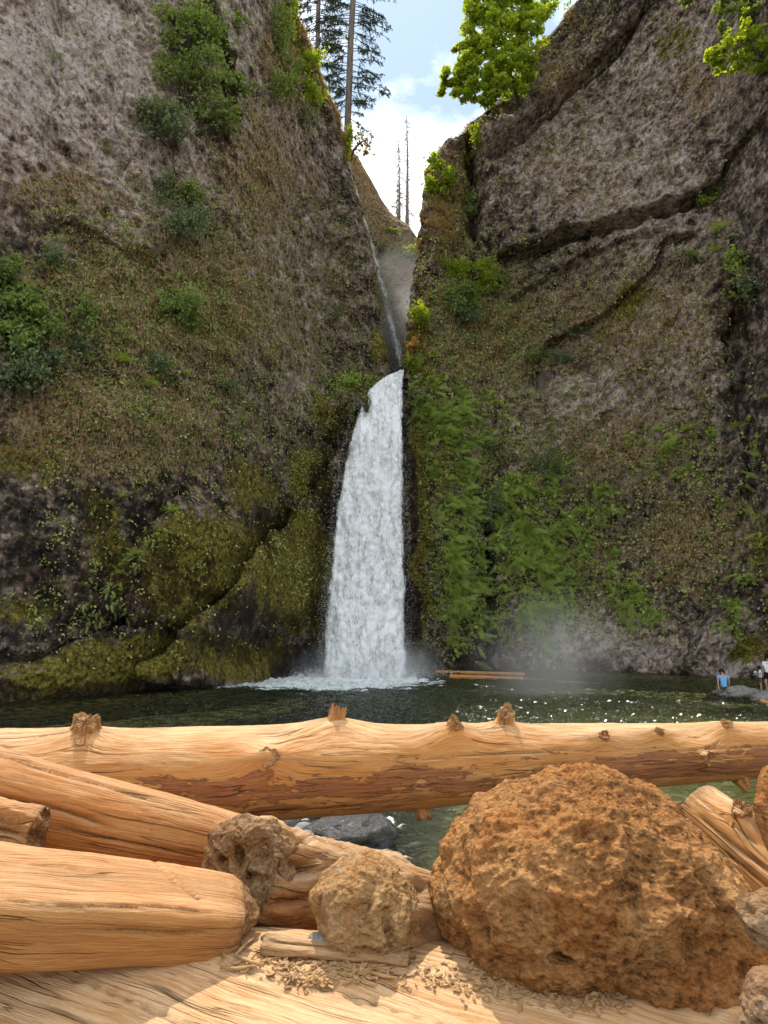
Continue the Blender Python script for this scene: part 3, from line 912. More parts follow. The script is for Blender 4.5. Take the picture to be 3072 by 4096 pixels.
# ---------------------------------------------------------------- mist
def mist(name, loc, rad, dens, label, nscale=0.5, floor=True):
    V, F = [], []
    nu, nv = 24, 12
    for j in range(nv + 1):
        ph = -math.pi / 2 + math.pi * j / nv
        for i in range(nu):
            th = 2 * math.pi * i / nu
            V.append((rad[0] * math.cos(ph) * math.cos(th), rad[1] * math.cos(ph) * math.sin(th), rad[2] * math.sin(ph)))
    for j in range(nv):
        for i in range(nu):
            F.append((j * nu + i, j * nu + (i + 1) % nu, (j + 1) * nu + (i + 1) % nu, (j + 1) * nu + i))
    m = Mat(name + '_volume')
    co = m.coord('Object')
    r = m.new('ShaderNodeVectorMath', operation='LENGTH')
    m.put(m.map(co, tuple(1 / x for x in rad)), r.inputs[0])
    f = m.rng(r.outputs['Value'], 0.15, 0.98, 1, 0, True)
    nz = m.rng(m.noise(co, nscale, 3, 0.5), 0.33, 0.68, 0.25, 1.5)
    pv = m.new('ShaderNodeVolumePrincipled')
    pv.inputs['Color'].default_value = (0.97, 0.97, 0.97, 1)
    pv.inputs['Anisotropy'].default_value = 0.4
    m.put(m.math('MULTIPLY', m.math('MULTIPLY', f, nz), dens), pv.inputs['Density'])
    o = obj(name, V, F, m.done(None, pv.outputs[0]))
    o.location = tuple(loc)
    tag(o, label, 'mist', kind='stuff')
    return o
fp = G(1470, 2695)
mist('mist', (fp[0] + 0.2, fp[1] - 4.4, 0.4), (6.0, 4.0, 3.0), 0.40, 'white spray drifting at the foot of the waterfall', 0.45)
mist('mist', tuple(W(2200, 2630, 34.0)), (4.8, 3.0, 3.8), 0.17, 'sunlit mist over the right side of the pool', 0.30)
mist('mist', tuple(W(1600, 1290, 55.5)), (3.4, 4.5, 9.5), 0.09, 'pale mist hanging inside the slot', 0.4)
# ================================================================ VEGETATION
for C_ in (CL, CR, CB):
    C_['px'], C_['py'], C_['d'] = PX(C_['V'])
    C_.setdefault('front', np.ones(len(C_['V'])))

def at(C, px, py):
    q = (C['px'] - px) ** 2 + (C['py'] - py) ** 2 + (1 - C['front']) * 400
    q = np.where(C['d'] > 1, q, 1e12)
    i = int(np.argmin(q))
    return C['V'][i], C['N'][i], C['d'][i] / FPX

LEAF_GREEN = leaf_material('leaf_green', [(0.10, 0.13, 0.040), (0.21, 0.255, 0.080), (0.32, 0.37, 0.13)], 0.45)
LEAF_BLUE = leaf_material('leaf_bluegreen', [(0.10, 0.125, 0.07), (0.19, 0.225, 0.13), (0.29, 0.33, 0.20)], 0.4)
LEAF_MAPLE = leaf_material('leaf_maple', [(0.15, 0.21, 0.030), (0.25, 0.32, 0.045), (0.34, 0.40, 0.06)], 0.62, (1.9, 1.75, 0.4))
LEAF_LIGHT = leaf_material('leaf_light_green', [(0.13, 0.18, 0.055), (0.24, 0.31, 0.10), (0.35, 0.42, 0.15)], 0.45)
LEAF_FERN = leaf_material('leaf_fern', [(0.15, 0.20, 0.038), (0.33, 0.40, 0.088), (0.50, 0.57, 0.17)], 0.4)
LEAF_SPECK = leaf_material('leaf_speck', [(0.16, 0.20, 0.06), (0.30, 0.34, 0.10), (0.46, 0.46, 0.17), (0.52, 0.42, 0.18)], 0.3)
LEAF_STRAW = leaf_material('dry_grass', [(0.20, 0.145, 0.065), (0.36, 0.285, 0.145), (0.52, 0.44, 0.27)], 0.3, (1.2, 1.0, 0.6))
LEAF_GOLD = leaf_material('golden_grass', [(0.22, 0.15, 0.04), (0.36, 0.25, 0.07), (0.46, 0.34, 0.12)], 0.45, (1.4, 1.1, 0.5))
LEAF_NEEDLE = leaf_material('needles', [(0.016, 0.030, 0.018), (0.030, 0.052, 0.026), (0.055, 0.085, 0.04)], 0.25)
LEAF_RUST = leaf_material('leaf_rust', [(0.20, 0.15, 0.03), (0.32, 0.18, 0.05), (0.25, 0.22, 0.05)], 0.5)

def bark_mat(name, a, b, sc=(30, 30, 3)):
    m = Mat(name)
    co = m.coord('Object')
    n = m.noise(m.map(co, sc), 0.4, 6, 0.65)
    return m.done(m.bsdf(m.ramp(n, [(0.3, a), (0.7, b)]), 0.9, m.bump(n, 0.8, 0.05), 0.2))
BARK_DARK = bark_mat('bark_twig', (0.035, 0.026, 0.018), (0.12, 0.095, 0.07))
BARK_CONIFER = bark_mat('bark_conifer', (0.075, 0.055, 0.042), (0.24, 0.19, 0.155))
BARK_SNAG = bark_mat('bark_snag', (0.12, 0.095, 0.085), (0.30, 0.25, 0.23))

def shrub(C, px, py, rx, ry, n, size, mat, label, cat='shrub', name='shrub', base=None, lean=0.55, clumps=9, up=0.55, stems=True, loc=None, group=None):
    b, N, k = (at(C, px, py) if loc is None else (loc, np.array((0, -1.0, 0)), (loc[1] * CP + (loc[2] - CAMZ) * SP) / FPX))
    bb = at(C, *base)[0] if base is not None else b + np.array((0, 0.15, -0.7 * ry * k))
    RX, RZ = rx * k * 1.18, ry * k * 1.18
    RY = 0.6 * min(RX, RZ) + 0.15
    if RY < 0.3: RY = 0.3
    c = b + N * RY * lean + np.array((0, -RY * 0.25, 0))
    r = np.random.default_rng(int(px * 7 + py * 13))
    root = empty(name, bb)
    tag(root, label, cat, group)
    # clump centres
    u = r.normal(size=(clumps, 3)); u /= np.linalg.norm(u, axis=1)[:, None]
    u *= (r.random(clumps) ** 0.45)[:, None] * 0.80
    cc = c + u * np.array((RX, RY, RZ))
    cr = 0.10 + 0.20 * r.random(clumps)
    w = cr ** 2; w /= w.sum()
    ci = r.choice(clumps, n, p=w)
    v = r.normal(size=(n, 3)); v /= np.linalg.norm(v, axis=1)[:, None]
    v *= (0.35 + 0.65 * r.random(n) ** 0.5)[:, None]
    p = cc[ci] + v * cr[ci][:, None] * np.array((RX, RY, RZ)) * 1.15
    p[:, 2] -= 0.15 * cr[ci] * RZ * (v[:, 0] ** 2)
    p += r.normal(size=(n, 3)) * np.array((RX, RY, RZ)) * np.where(r.random(n) < 0.22, 0.35, 0.03)[:, None]
    V, F, rn = leaf_mesh(p, size, up, 0.62, r=r)
    rn = np.clip(rn * 0.7 + 0.3 * np.repeat(r.random(clumps)[ci], 4), 0, 1)
    o = obj('crown', V - bb, F, mat, root, attrs={'rnd': rn}, smooth=False)
    if stems:
        bag = Bag()
        mid = bb * 0.55 + c * 0.45
        bag.add(*tube([bb, bb * 0.7 + mid * 0.3 + r.normal(size=3) * 0.03, mid], np.array((0.05, 0.042, 0.03)) * (0.6 + RZ * 0.5), 5))
        for q in cc:
            m1 = mid * 0.5 + q * 0.5 + r.normal(size=3) * 0.08 * RZ
            bag.add(*tube([mid, m1, q], np.array((0.025, 0.016, 0.006)) * (0.6 + RZ * 0.5), 4))
        bag.obj('stem', BARK_DARK, root, origin=bb)
    return root

SHR = [
 # cliff, px, py, rx, ry, leaves, size, material, label, base, clumps
 (CL, 715, 130, 120, 110, 1500, .20, LEAF_GREEN, 'uppermost leafy crown of the maple clinging to the grey left cliff', (690, 300), 10),
 (CL, 790, 330, 170, 110, 1900, .20, LEAF_GREEN, 'broad middle crown of the maple clinging to the grey left cliff', (690, 640), 12),
 (CL, 630, 500, 180, 90, 1300, .19, LEAF_BLUE, 'dim grey green lower crown under the maple on the left cliff', (700, 700), 11),
 (CL, 830, 480, 110, 80, 1000, .19, LEAF_GREEN, 'leafy lower right branch of the cliff maple on the left', (700, 620), 8),
 (CL, 905, 130, 60, 80, 520, .17, LEAF_LIGHT, 'small pale shrub just right of the cliff maple top', None, 6),
 (CL, 950, 110, 35, 40, 200, .15, LEAF_GREEN, 'tiny shrub beside the dark crevice near the top left', None, 4),
 (CL, 980, 340, 70, 60, 480, .18, LEAF_GREEN, 'leafy branch end reaching right toward the tan ridge', None, 6),
 (CL, 1110, 150, 62, 130, 1150, .16, LEAF_GREEN, 'tall green bush against the upper edge of the left cliff', None, 9),
 (CL, 1172, 60, 34, 105, 620, .17, LEAF_MAPLE, 'sunlit yellow vine strip along the top rim of the left cliff', None, 8),
 (CL, 1228, 250, 58, 46, 560, .17, LEAF_MAPLE, 'sunlit yellow foliage jutting out at the left cliff rim', None, 6),
 (CL, 1238, 395, 56, 66, 900, .14, LEAF_MAPLE, 'round glowing yellow bush low on the left cliff rim', None, 8),
 (CL, 1090, 360, 90, 60, 800, .15, LEAF_GREEN, 'sloping green bush left of the glowing yellow bush', None, 8),
 (CL, 1150, 300, 60, 60, 560, .15, LEAF_GREEN, 'green bush beneath the sunlit foliage of the left rim', None, 7),
 (CL, 1205, 465, 46, 44, 420, .14, LEAF_BLUE, 'dark green bush directly under the glowing yellow bush', None, 5),
 (CL, 740, 780, 90, 60, 480, .17, LEAF_GREEN, 'thin leafy shrub with arching twigs at mid left cliff', None, 7),
 (CL, 700, 880, 130, 90, 950, .15, LEAF_BLUE, 'shadowy blue green shrub mass at mid left cliff', None, 9),
 (CL, 640, 760, 60, 70, 380, .15, LEAF_BLUE, 'sparse grey green shrub left of the arching twigs', None, 6),
 (CL, 20, 1110, 90, 70, 700, .19, LEAF_GREEN, 'topmost of the leafy shrubs at the left edge of the photo', None, 7),
 (CL, 60, 1215, 120, 70, 1100, .20, LEAF_LIGHT, 'pale leafy shrub second from the top at the left edge', None, 9),
 (CL, 140, 1290, 120, 80, 1200, .19, LEAF_GREEN, 'wide leafy shrub reaching farthest right at the left edge', None, 9),
 (CL, 30, 1370, 100, 80, 1000, .19, LEAF_LIGHT, 'bright leafy shrub in the middle of the left edge thicket', None, 8),
 (CL, 60, 1480, 120, 90, 1100, .19, LEAF_BLUE, 'lowest blue green shrub of the left edge thicket', None, 9),
 (CL, 190, 1440, 80, 50, 520, .17, LEAF_BLUE, 'grey green bush at the right foot of the left edge thicket', None, 6),
 (CL, 285, 1400, 60, 45, 420, .16, LEAF_BLUE, 'small grey green bush beside the sword ferns at left', None, 5),
 (CL, 190, 1060, 70, 60, 380, .14, LEAF_BLUE, 'dull thin bush above the left edge thicket', None, 6),
 (CL, 350, 1235, 60, 70, 260, .15, LEAF_LIGHT, 'sparse pale bush between the thicket and the bright shrub', None, 5),
 (CL, 690, 1235, 95, 80, 900, .16, LEAF_LIGHT, 'bright yellow green shrub at the centre of the left cliff', None, 9),
 (CL, 740, 1300, 70, 45, 380, .16, LEAF_GREEN, 'green bush tucked under the bright central shrub', None, 5),
 (CL, 620, 1440, 60, 60, 420, .15, LEAF_BLUE, 'blue grey bush between the sword ferns on the left cliff', None, 6),
 (CL, 905, 1540, 50, 40, 300, .14, LEAF_BLUE, 'small blue grey bush low on the left cliff', None, 5),
 (CL, 1345, 1265, 50, 40, 220, .15, LEAF_BLUE, 'faint bush on the rock face left of the slot', None, 5),
 (CL, 1395, 1545, 75, 45, 520, .16, LEAF_FERN, 'green ferny bush above the dark rock left of the fall lip', None, 7),
 (CL, 1440, 1495, 50, 35, 380, .15, LEAF_FERN, 'mossy bush at the left of the waterfall lip', None, 5),
 (CL, 1388, 560, 20, 70, 320, .17, LEAF_MAPLE, 'narrow sunlit vine where the left cliff meets the tall conifer', None, 6),
 (CB, 1530, 1000, 26, 24, 260, .18, LEAF_GREEN, 'round green bush on the slope behind the slot', None, 4),
 (CB, 1580, 1050, 34, 26, 260, .18, LEAF_LIGHT, 'pale bush on the back slope right of the round bush', None, 4),
 (CB, 1640, 1015, 40, 26, 320, .19, LEAF_MAPLE, 'sunlit bush where the back slope meets the right cliff', None, 5),
 (CB, 1575, 935, 36, 16, 240, .18, LEAF_LIGHT, 'low greenery along the crest of the back slope', None, 5),
 (CR, 1760, 655, 34, 40, 330, .20, LEAF_MAPLE, 'sunlit maple sprig highest on the rim right of the snags', None, 5),
 (CR, 1735, 735, 46, 40, 420, .20, LEAF_MAPLE, 'sunlit maple sprig second from the top on the right rim', None, 6),
 (CR, 1800, 745, 55, 55, 480, .18, LEAF_MAPLE, 'leafy maple sprig beside the golden grass on the right rim', None, 6),
 (CR, 1855, 800, 45, 50, 480, .15, LEAF_LIGHT, 'pale round bush at the dark cleft of the right rim', None, 6),
 (CR, 1915, 540, 22, 60, 300, .17, LEAF_MAPLE, 'sunlit upright vine at the top of the dark cleft', None, 6),
 (CR, 1860, 640, 26, 30, 150, .17, LEAF_MAPLE, 'small lit vine tuft halfway down the dark cleft', None, 4),
 (CR, 1795, 1080, 75, 45, 700, .20, LEAF_MAPLE, 'sunlit leafy branch over the dark maple bush right of the slot', None, 7),
 (CR, 1945, 1085, 55, 70, 620, .22, LEAF_MAPLE, 'bright pale maple branch under the overhanging slab', None, 8),
 (CR, 2000, 1120, 50, 60, 420, .17, LEAF_GREEN, 'green shrub right of the bright maple branch', None, 6),
 (CR, 1810, 1180, 95, 75, 1300, .20, LEAF_GREEN, 'dark green maple bush right of the slot', None, 9),
 (CR, 1840, 1275, 75, 50, 650, .19, LEAF_BLUE, 'shaded bush below the dark maple bush', None, 7),
 (CR, 1695, 1290, 45, 55, 620, .19, LEAF_MAPLE, 'sunlit yellow green bush on the corner above the lip', None, 6),
 (CR, 1670, 1385, 40, 40, 420, .15, LEAF_GOLD, 'golden lit growth on the corner above the lip', None, 5),
 (CR, 1652, 1460, 36, 36, 420, .15, LEAF_MAPLE, 'lit foliage right beside the waterfall lip', None, 5),
 (CR, 1695, 1610, 45, 30, 260, .17, LEAF_LIGHT, 'pale leafy tuft below the lip on the right', None, 4),
 (CR, 2160, 1450, 60, 50, 650, .14, LEAF_GREEN, 'round dense bush with bare roots hanging beneath it', None, 7),
 (CR, 2270, 1420, 60, 25, 300, .14, LEAF_BLUE, 'flat leafy clump right of the bush with hanging roots', None, 5),
 (CR, 2330, 1330, 110, 30, 520, .14, LEAF_BLUE, 'long bluish grass tuft sloping along the mossy ledge', None, 7),
 (CR, 2850, 805, 62, 48, 650, .17, LEAF_FERN, 'green fern clump under the lip of the big slab', None, 7),
 (CR, 2960, 1060, 60, 70, 650, .19, LEAF_FERN, 'dark green leafy clump below the fern at the right edge', None, 7),
 (CR, 3000, 1160, 50, 60, 480, .19, LEAF_BLUE, 'shaded leafy clump in the dark recess at the right edge', None, 6),
 (CR, 2770, 1010, 40, 30, 260, .15, LEAF_GREEN, 'small green tuft left of the big fern at right', None, 4),
 (CR, 2185, 1870, 90, 60, 650, .13, LEAF_BLUE, 'misty grey green bush at the middle of the right cliff', None, 8),
 (CR, 1970, 1790, 60, 90, 520, .13, LEAF_GREEN, 'soft green bush beside the hanging ferns', None, 7),
 (CR, 1975, 2010, 50, 80, 720, .17, LEAF_BLUE, 'blue green leafy bush above the dark vertical crevice', None, 7),
]
for C_, px, py, rx, ry, n, sz, mat, lab, base, cl in SHR:
    shrub(C_, px, py, rx, ry, int(n * 1.35), sz * 1.2, mat, lab, base=base, clumps=int(cl * 2.2))

# ---- trees on the rims
def broadleaf(name, label, trunk_pts, clumps, leaf, n_per, size):
    root = empty(name, trunk_pts[0])
    tag(root, label, 'tree')
    o0 = np.array(trunk_pts[0])
    r = np.random.default_rng(len(label))
    bag = Bag()
    bag.add(*tube(trunk_pts, np.linspace(0.16, 0.05, len(trunk_pts)), 7))
    bag.obj('trunk', BARK_DARK, root, origin=o0)
    P, q = [], []
    bb = Bag()
    for c, R in clumps:
        c = np.array(c)
        tp = np.array(trunk_pts)
        j = int(np.argmin(np.linalg.norm(tp - c, axis=1)))
        bb.add(*tube([tp[j], tp[j] * 0.5 + c * 0.5 + r.normal(size=3) * 0.15 + (0, 0, 0.15), c], (0.05, 0.03, 0.012), 5))
        for s in range(10):
            cc = c + r.normal(size=3) * R * 0.55
            bb.add(*tube([c, cc], (0.012, 0.005), 3))
            m = n_per // 10
            v = r.normal(size=(m, 3)); v /= np.linalg.norm(v, axis=1)[:, None]
            P.append(cc + v * (r.random(m) ** 0.5)[:, None] * R * np.array((0.50, 0.50, 0.34)))
            q.append(np.full(m, r.random()))
    bb.obj('branch', BARK_DARK, root, origin=o0)
    P = np.concatenate(P); q = np.concatenate(q)
    V, F, rn = leaf_mesh(P, size, 0.6, 0.75, r=r)
    obj('crown', V - o0, F, leaf, root, attrs={'rnd': np.clip(0.6 * rn + 0.4 * np.repeat(q, 4), 0, 1)}, smooth=False)
    return root

def pxclumps(lst, y):
    return [(W(a, b, y + dy), r) for a, b, r, dy in lst]
broadleaf('maple_tree', 'large sunlit maple overhanging the rim of the right cliff',
    [W(2080, 420, 51.5), W(2050, 330, 51.2), W(2010, 180, 51.0), W(2000, 20, 51.2), W(2010, -150, 51.5)],
    pxclumps([(1960, 30, 1.3, 0), (2050, 20, 1.4, .5), (1900, 90, 1.1, 0), (1980, 120, 1.3, -.6), (2070, 120, 1.3, .4), (1930, 190, 1.1, 0), (2020, 220, 1.3, -.5), (2085, 230, 1.1, .2),
              (1960, 270, 1.1, -.8), (1890, 300, 1.0, -.4), (1840, 315, .85, -.3), (1790, 325, .7, -.2), (1930, 340, 1.0, -.9), (1990, 320, 1.0, -.8), (1860, 365, .8, -.3), (1950, 390, .7, -.9), (1990, -40, 1.3, 0), (2080, -30, 1.3, .3), (1880, 20, .8, .2), (2100, 60, 1.0, .8), (1915, -50, 1.0, 0), (1850, 170, .6, 0), (2120, 150, 1.2, .6), (2110, 280, 1.0, .3), (2050, 320, 1.1, -.2), (2140, 60, 1.1, .9), (1900, 180, .9, 0), (1950, 60, 1.2, .2), (2020, 100, 1.3, .2), (2000, 260, 1.2, -.3), (1870, 240, .8, -.2)], 50.6), LEAF_MAPLE, 700, 0.30)
broadleaf('maple_tree', 'maple spray hanging in from the right edge near the top',
    [W(3200, 300, 41.5), W(3120, 270, 41.2), W(3040, 240, 41.0), W(2940, 230, 40.9)],
    pxclumps([(2960, 170, .7, 0), (2900, 210, .65, -.1), (2850, 230, .5, 0), (3010, 150, .8, 0), (3050, 200, .8, .2), (2960, 250, .6, 0), (3060, 250, .7, 0), (2990, 110, .5, .2), (2880, 270, .45, 0)], 40.9), LEAF_MAPLE, 170, 0.30)
broadleaf('maple_tree', 'green maple boughs in the top right corner',
    [W(3220, 60, 42.5), W(3120, 30, 42.3), W(3020, 10, 42.2)],
    pxclumps([(3040, 20, .8, 0), (2960, 15, .6, 0), (2990, 60, .5, 0), (3060, 80, .7, 0), (2890, 5, .6, .2), (2890, 115, .4, .3), (2750, -5, .5, .3)], 42.2), LEAF_GREEN, 170, 0.28)
broadleaf('bush_tree', 'green bushes behind the golden grass on the right crest',
    [W(2180, 80, 54.5), W(2190, 20, 54.3), W(2200, -80, 54.3)],
    pxclumps([(2160, -10, .9, 0), (2210, -30, .9, 0), (2260, -60, .9, 0), (2120, 50, .7, 0), (2190, 20, .6, 0)], 52.6), LEAF_LIGHT, 260, 0.22)
broadleaf('slender_tree', 'thin tree with rusty leaves beside the tall conifer foot',
    [W(1400, 640, 60), W(1415, 600, 60), W(1440, 570, 59.8), W(1470, 560, 59.6)],
    pxclumps([(1420, 560, .6, 0), (1450, 545, .5, 0), (1480, 585, .5, 0), (1440, 600, .6, 0), (1425, 640, .5, 0), (1465, 610, .4, 0)], 59.8), LEAF_RUST, 45, 0.26)

def conifer(label, pts, r0, r1, branches, y):
    root = empty('conifer_tree', pts[0])
    tag(root, label, 'tree', 'living conifers on the left rim')
    o0 = np.array(pts[0])
    Bag().add(*tube(pts, np.linspace(r0, r1, len(pts)), 10)).obj('trunk', BARK_CONIFER, root, origin=o0)
    r = np.random.default_rng(len(label) * 3)
    bb = Bag(); P, D = [], []
    tp = np.array(pts)
    for py, dx, dpy, dy in branches:
        z = W(1400, py, y)[2]
        t0 = np.array([np.interp(z, tp[:, 2], tp[:, k]) for k in range(3)])
        k = (t0[1] * CP + (z - CAMZ) * SP) / FPX
        end = t0 + np.array((dx * k, dy, -dpy * k))
        L = np.linalg.norm(end - t0)
        mid = t0 * 0.5 + end * 0.5 + np.array((0, 0, 0.10 * L))
        ts = np.linspace(0, 1, 9)[:, None]
        curve = (1 - ts) ** 2 * t0 + 2 * ts * (1 - ts) * mid + ts ** 2 * end
        bb.add(*tube(curve, np.linspace(0.045, 0.012, 9), 4))
        nt = int(6 + L * 5)
        for j in range(nt):
            s = 0.25 + 0.75 * r.random()
            i = s * 8; a = int(min(i, 7)); c = curve[a] * (1 - (i - a)) + curve[a + 1] * (i - a)
            sd = r.normal(size=3) * np.array((0.5, 0.6, 0.25)) + (end - t0) / L * 0.5 + np.array((0, 0, -0.55))
            sd /= np.linalg.norm(sd)
            l2 = (0.35 + 0.55 * r.random()) * (1.15 - 0.5 * s) 
            e2 = c + sd * l2
            bb.add(*tube([c, e2], (0.012, 0.004), 3))
            m = int(11 * l2 / 0.5) + 3
            tt = r.random(m)[:, None]
            P.append(c + (e2 - c) * tt + r.normal(size=(m, 3)) * 0.045)
            D.append(np.repeat(sd[None], m, 0))
    bb.obj('branch', BARK_DARK, root, origin=o0)
    P = np.concatenate(P); D = np.concatenate(D)
    V, F, rn = leaf_mesh(P, 0.17, 0.3, 0.32, direc=D * 1.2 + r.normal(size=D.shape) * 0.4, r=r)
    obj('crown', V - o0, F, LEAF_NEEDLE, root, attrs={'rnd': rn}, smooth=False)

rb = np.random.default_rng(5)
brA = []
for py in np.arange(-190, 480, 12):
    for sgn in (-1, 1):
        if rb.random() < (0.84 if py < 420 else 0.45):
            ln = (70 + 75 * rb.random()) * (1.0 if py < 330 else 0.65) * (1.05 if sgn > 0 else 0.95)
            brA.append((py, sgn * ln * 1.15, ln * (0.10 + 0.4 * rb.random()), -1.5 + 3 * rb.random()))
conifer('tall conifer with a clean lower trunk at the rim of the slot', [W(1386, 690, 62), W(1388, 560, 62), W(1397, 330, 62), W(1403, 160, 62), W(1412, 0, 62), W(1420, -190, 62)], 0.34, 0.26, brA, 62)
brB = []
for py in np.arange(-190, 330, 12):
    for sgn in (-1, 1):
        if rb.random() < 0.85:
            ln = 60 + 90 * rb.random()
            brB.append((py, sgn * ln, ln * (0.2 + 0.6 * rb.random()), -1.5 + 3 * rb.random()))
conifer('second conifer to the left half hidden behind the cliff rim', [W(1268, 470, 66), W(1270, 200, 66), W(1274, 0, 66), W(1278, -190, 66)], 0.27, 0.20, brB, 66)

def snag(label, pts, r0, seed, droop, lens, group='dead snags standing beyond the slot'):
    root = empty('dead_snag', pts[0])
    tag(root, label, 'dead tree', group)
    o0 = np.array(pts[0]); tp = np.array(pts)
    Bag().add(*tube(pts, np.linspace(r0, 0.03, len(pts)), 7)).obj('trunk', BARK_SNAG, root, origin=o0)
    r = np.random.default_rng(seed)
    bb = Bag()
    n = 46
    for k in range(n):
        f = 0.10 + 0.88 * (k + r.random()) / n
        z = tp[0, 2] + (tp[-1, 2] - tp[0, 2]) * f
        t0 = np.array([np.interp(z, tp[:, 2], tp[:, c]) for c in range(3)])
        L = lens * (1.15 - f) * (0.35 + 0.9 * r.random()) + 0.25
        a = r.random() * 2 * math.pi
        d = np.array((math.cos(a), math.sin(a), 0))
        e = t0 + d * L + np.array((0, 0, -droop * L * (0.3 + r.random())))
        m = t0 * 0.5 + e * 0.5 + np.array((0, 0, 0.18 * L * droop))
        bb.add(*tube([t0, m, e], (0.06, 0.04, 0.012), 4))
        for j in range(3):
            q = m + (e - m) * r.random()
            bb.add(*tube([q, q + r.normal(size=3) * 0.25 * L + (0, 0, -0.15 * L)], (0.025, 0.010), 3))
    bb.obj('branch', BARK_SNAG, root, origin=o0)
snag('taller bare snag with short broken branches against the cloud', [W(1628, 960, 84), W(1629, 800, 84), W(1630, 620, 84), W(1626, 462, 84)], 0.30, 3, 0.25, 1.7)
snag('shorter snag with long drooping bare branches', [W(1597, 930, 88), W(1597, 760, 88), W(1595, 556, 88)], 0.25, 8, 1.0, 3.3)
snag('thin bare snag hidden low behind the shorter snag', [W(1588, 930, 86), W(1589, 800, 86), W(1590, 720, 86)], 0.10, 12, 0.5, 2.2)

# ---- ferns
def frond_template(npair=9, wid=0.23, arch=0.28):
    V, F = [], []
    for k in range(npair + 1):
        t = k / npair
        x = t; z = arch * (t - t * t * 1.25)
        w = wid * math.sin(math.pi * min(1, 0.12 + t * 0.88)) ** 0.8
        nx_ = 0.62 / npair
        if k == npair: w = 0.02
        i = len(V)
        V += [(x - nx_ * 0.5, 0, z), (x + nx_ * 0.5, 0, z - 0.002), (x + 0.05, w, z - 0.25 * w), (x + 0.05, -w, z - 0.25 * w)]
        F += [(i, i + 1, i + 2), (i + 1, i, i + 3)]
    for k in range(npair):
        F.append((k * 4, k * 4 + 1, (k + 1) * 4))
    return np.array(V, float), F
FR_V, FR_F = frond_template()
FR_Fa = np.array(FR_F)

def place_fronds(pos, d, up, L, r):
    """many fronds as one array of vertices"""
    d = d / np.linalg.norm(d, axis=1)[:, None]
    s = np.cross(up, d); s /= np.linalg.norm(s, axis=1)[:, None] + 1e-9
    u = np.cross(d, s)
    V = pos[:, None] + L[:, None, None] * (FR_V[None, :, 0:1] * d[:, None] + FR_V[None, :, 1:2] * s[:, None] + FR_V[None, :, 2:3] * u[:, None])
    n, k = len(pos), len(FR_V)
    F = (np.arange(n)[:, None, None] * k + FR_Fa[None]).reshape(-1, 3)
    return V.reshape(-1, 3), F, np.repeat(r.random(n), k)

FROND = [mesh_data('frond', v, FR_F, LEAF_FERN, {'rnd': np.full(len(v), q)}, False) for q, v in ((0.25, FR_V), (0.55, frond_template(9, 0.20, 0.36)[0]), (0.85, frond_template(9, 0.25, 0.2)[0]))]
FERNS = [
 (CL, 500, 1455, .95, 11, 'dark sword fern on the brown moss, left of the blue grey bush'), (CL, 600, 1545, .85, 10, 'sword fern with a rusty skirt below the blue grey bush'),
 (CL, 640, 1490, .7, 8, 'sword fern just right of the blue grey bush'), (CL, 120, 1390, .9, 9, 'sword fern in front of the left edge thicket'),
 (CL, 350, 1440, .6, 7, 'bright little fern on the dry moss at left'), (CL, 745, 1505, .6, 7, 'small fern on the mossy hump right of the sword ferns'),
 (CL, 960, 1680, .6, 7, 'fern on the brown wall above the dark streaks'), (CL, 480, 1990, .6, 8, 'fern near the top of the dark wet streak'),
 (CL, 440, 2015, .5, 6, 'smaller fern beside the fern on the dark wet streak'), (CL, 690, 2045, .7, 8, 'fern at the top of the fern line on the mossy bulge'),
 (CL, 545, 2215, .7, 9, 'fern halfway down the fern line on the mossy bulge'), (CL, 490, 2300, .6, 8, 'fern near the foot of the fern line on the mossy bulge'),
 (CL, 385, 2440, .8, 10, 'large pale fern at the foot of the mossy bulge'), (CL, 340, 2340, .55, 7, 'small fern left of the mossy bulge foot'),
 (CL, 20, 2400, .6, 7, 'small fern low at the left edge of the photo'),
 (CR, 2868, 935, 1.1, 12, 'big sword fern below the overhanging slab at right'), (CR, 2860, 1010, .8, 8, 'fern skirt under the big sword fern at right'),
 (CR, 2640, 1730, 1.0, 11, 'left one of the two bright ferns on the right wall ledge'), (CR, 2740, 1725, 1.0, 11, 'right one of the two bright ferns on the right wall ledge'),
 (CR, 2925, 1715, .85, 9, 'bright fern by the right edge above the brown wall'), (CR, 2420, 1960, .85, 10, 'bright fern cluster alone on the brown right wall'),
 (CR, 2260, 1965, .75, 8, 'fern right of the hanging fern curtain'), (CR, 2690, 2105, .6, 7, 'lone fern in the bare part of the right wall'),
 (CR, 2590, 2255, .55, 7, 'pale fern low on the bare brown right wall'), (CR, 2830, 2395, .6, 7, 'lone fern above the smooth grey rock at right'),
]
for C_, px, py, L, n, lab in FERNS:
    b, N, k = at(C_, px, py)
    b = b + N * 0.05
    root = empty('fern', b); tag(root, lab, 'fern', 'single ferns rooted on the cliff walls')
    r = np.random.default_rng(int(px + py))
    for j in range(n):
        a = math.pi * (0.02 + 0.96 * (j + 0.5 * r.random()) / n)
        d = np.array((math.cos(a), -0.75, 0.55 * math.sin(a) - 0.25))
        d /= np.linalg.norm(d)
        f = bpy.data.objects.new('frond', FROND[j % 3]); COL.objects.link(f)
        f.parent = root
        s = L * (0.75 + 0.5 * r.random())
        X = Vector(d); Yv = Vector((0, 0, 1)).cross(X).normalized(); Z = X.cross(Yv)
        M = Matrix((X, Yv, Z)).transposed().to_4x4()
        f.matrix_local = M @ Matrix.Diagonal((s, s, s, 1))

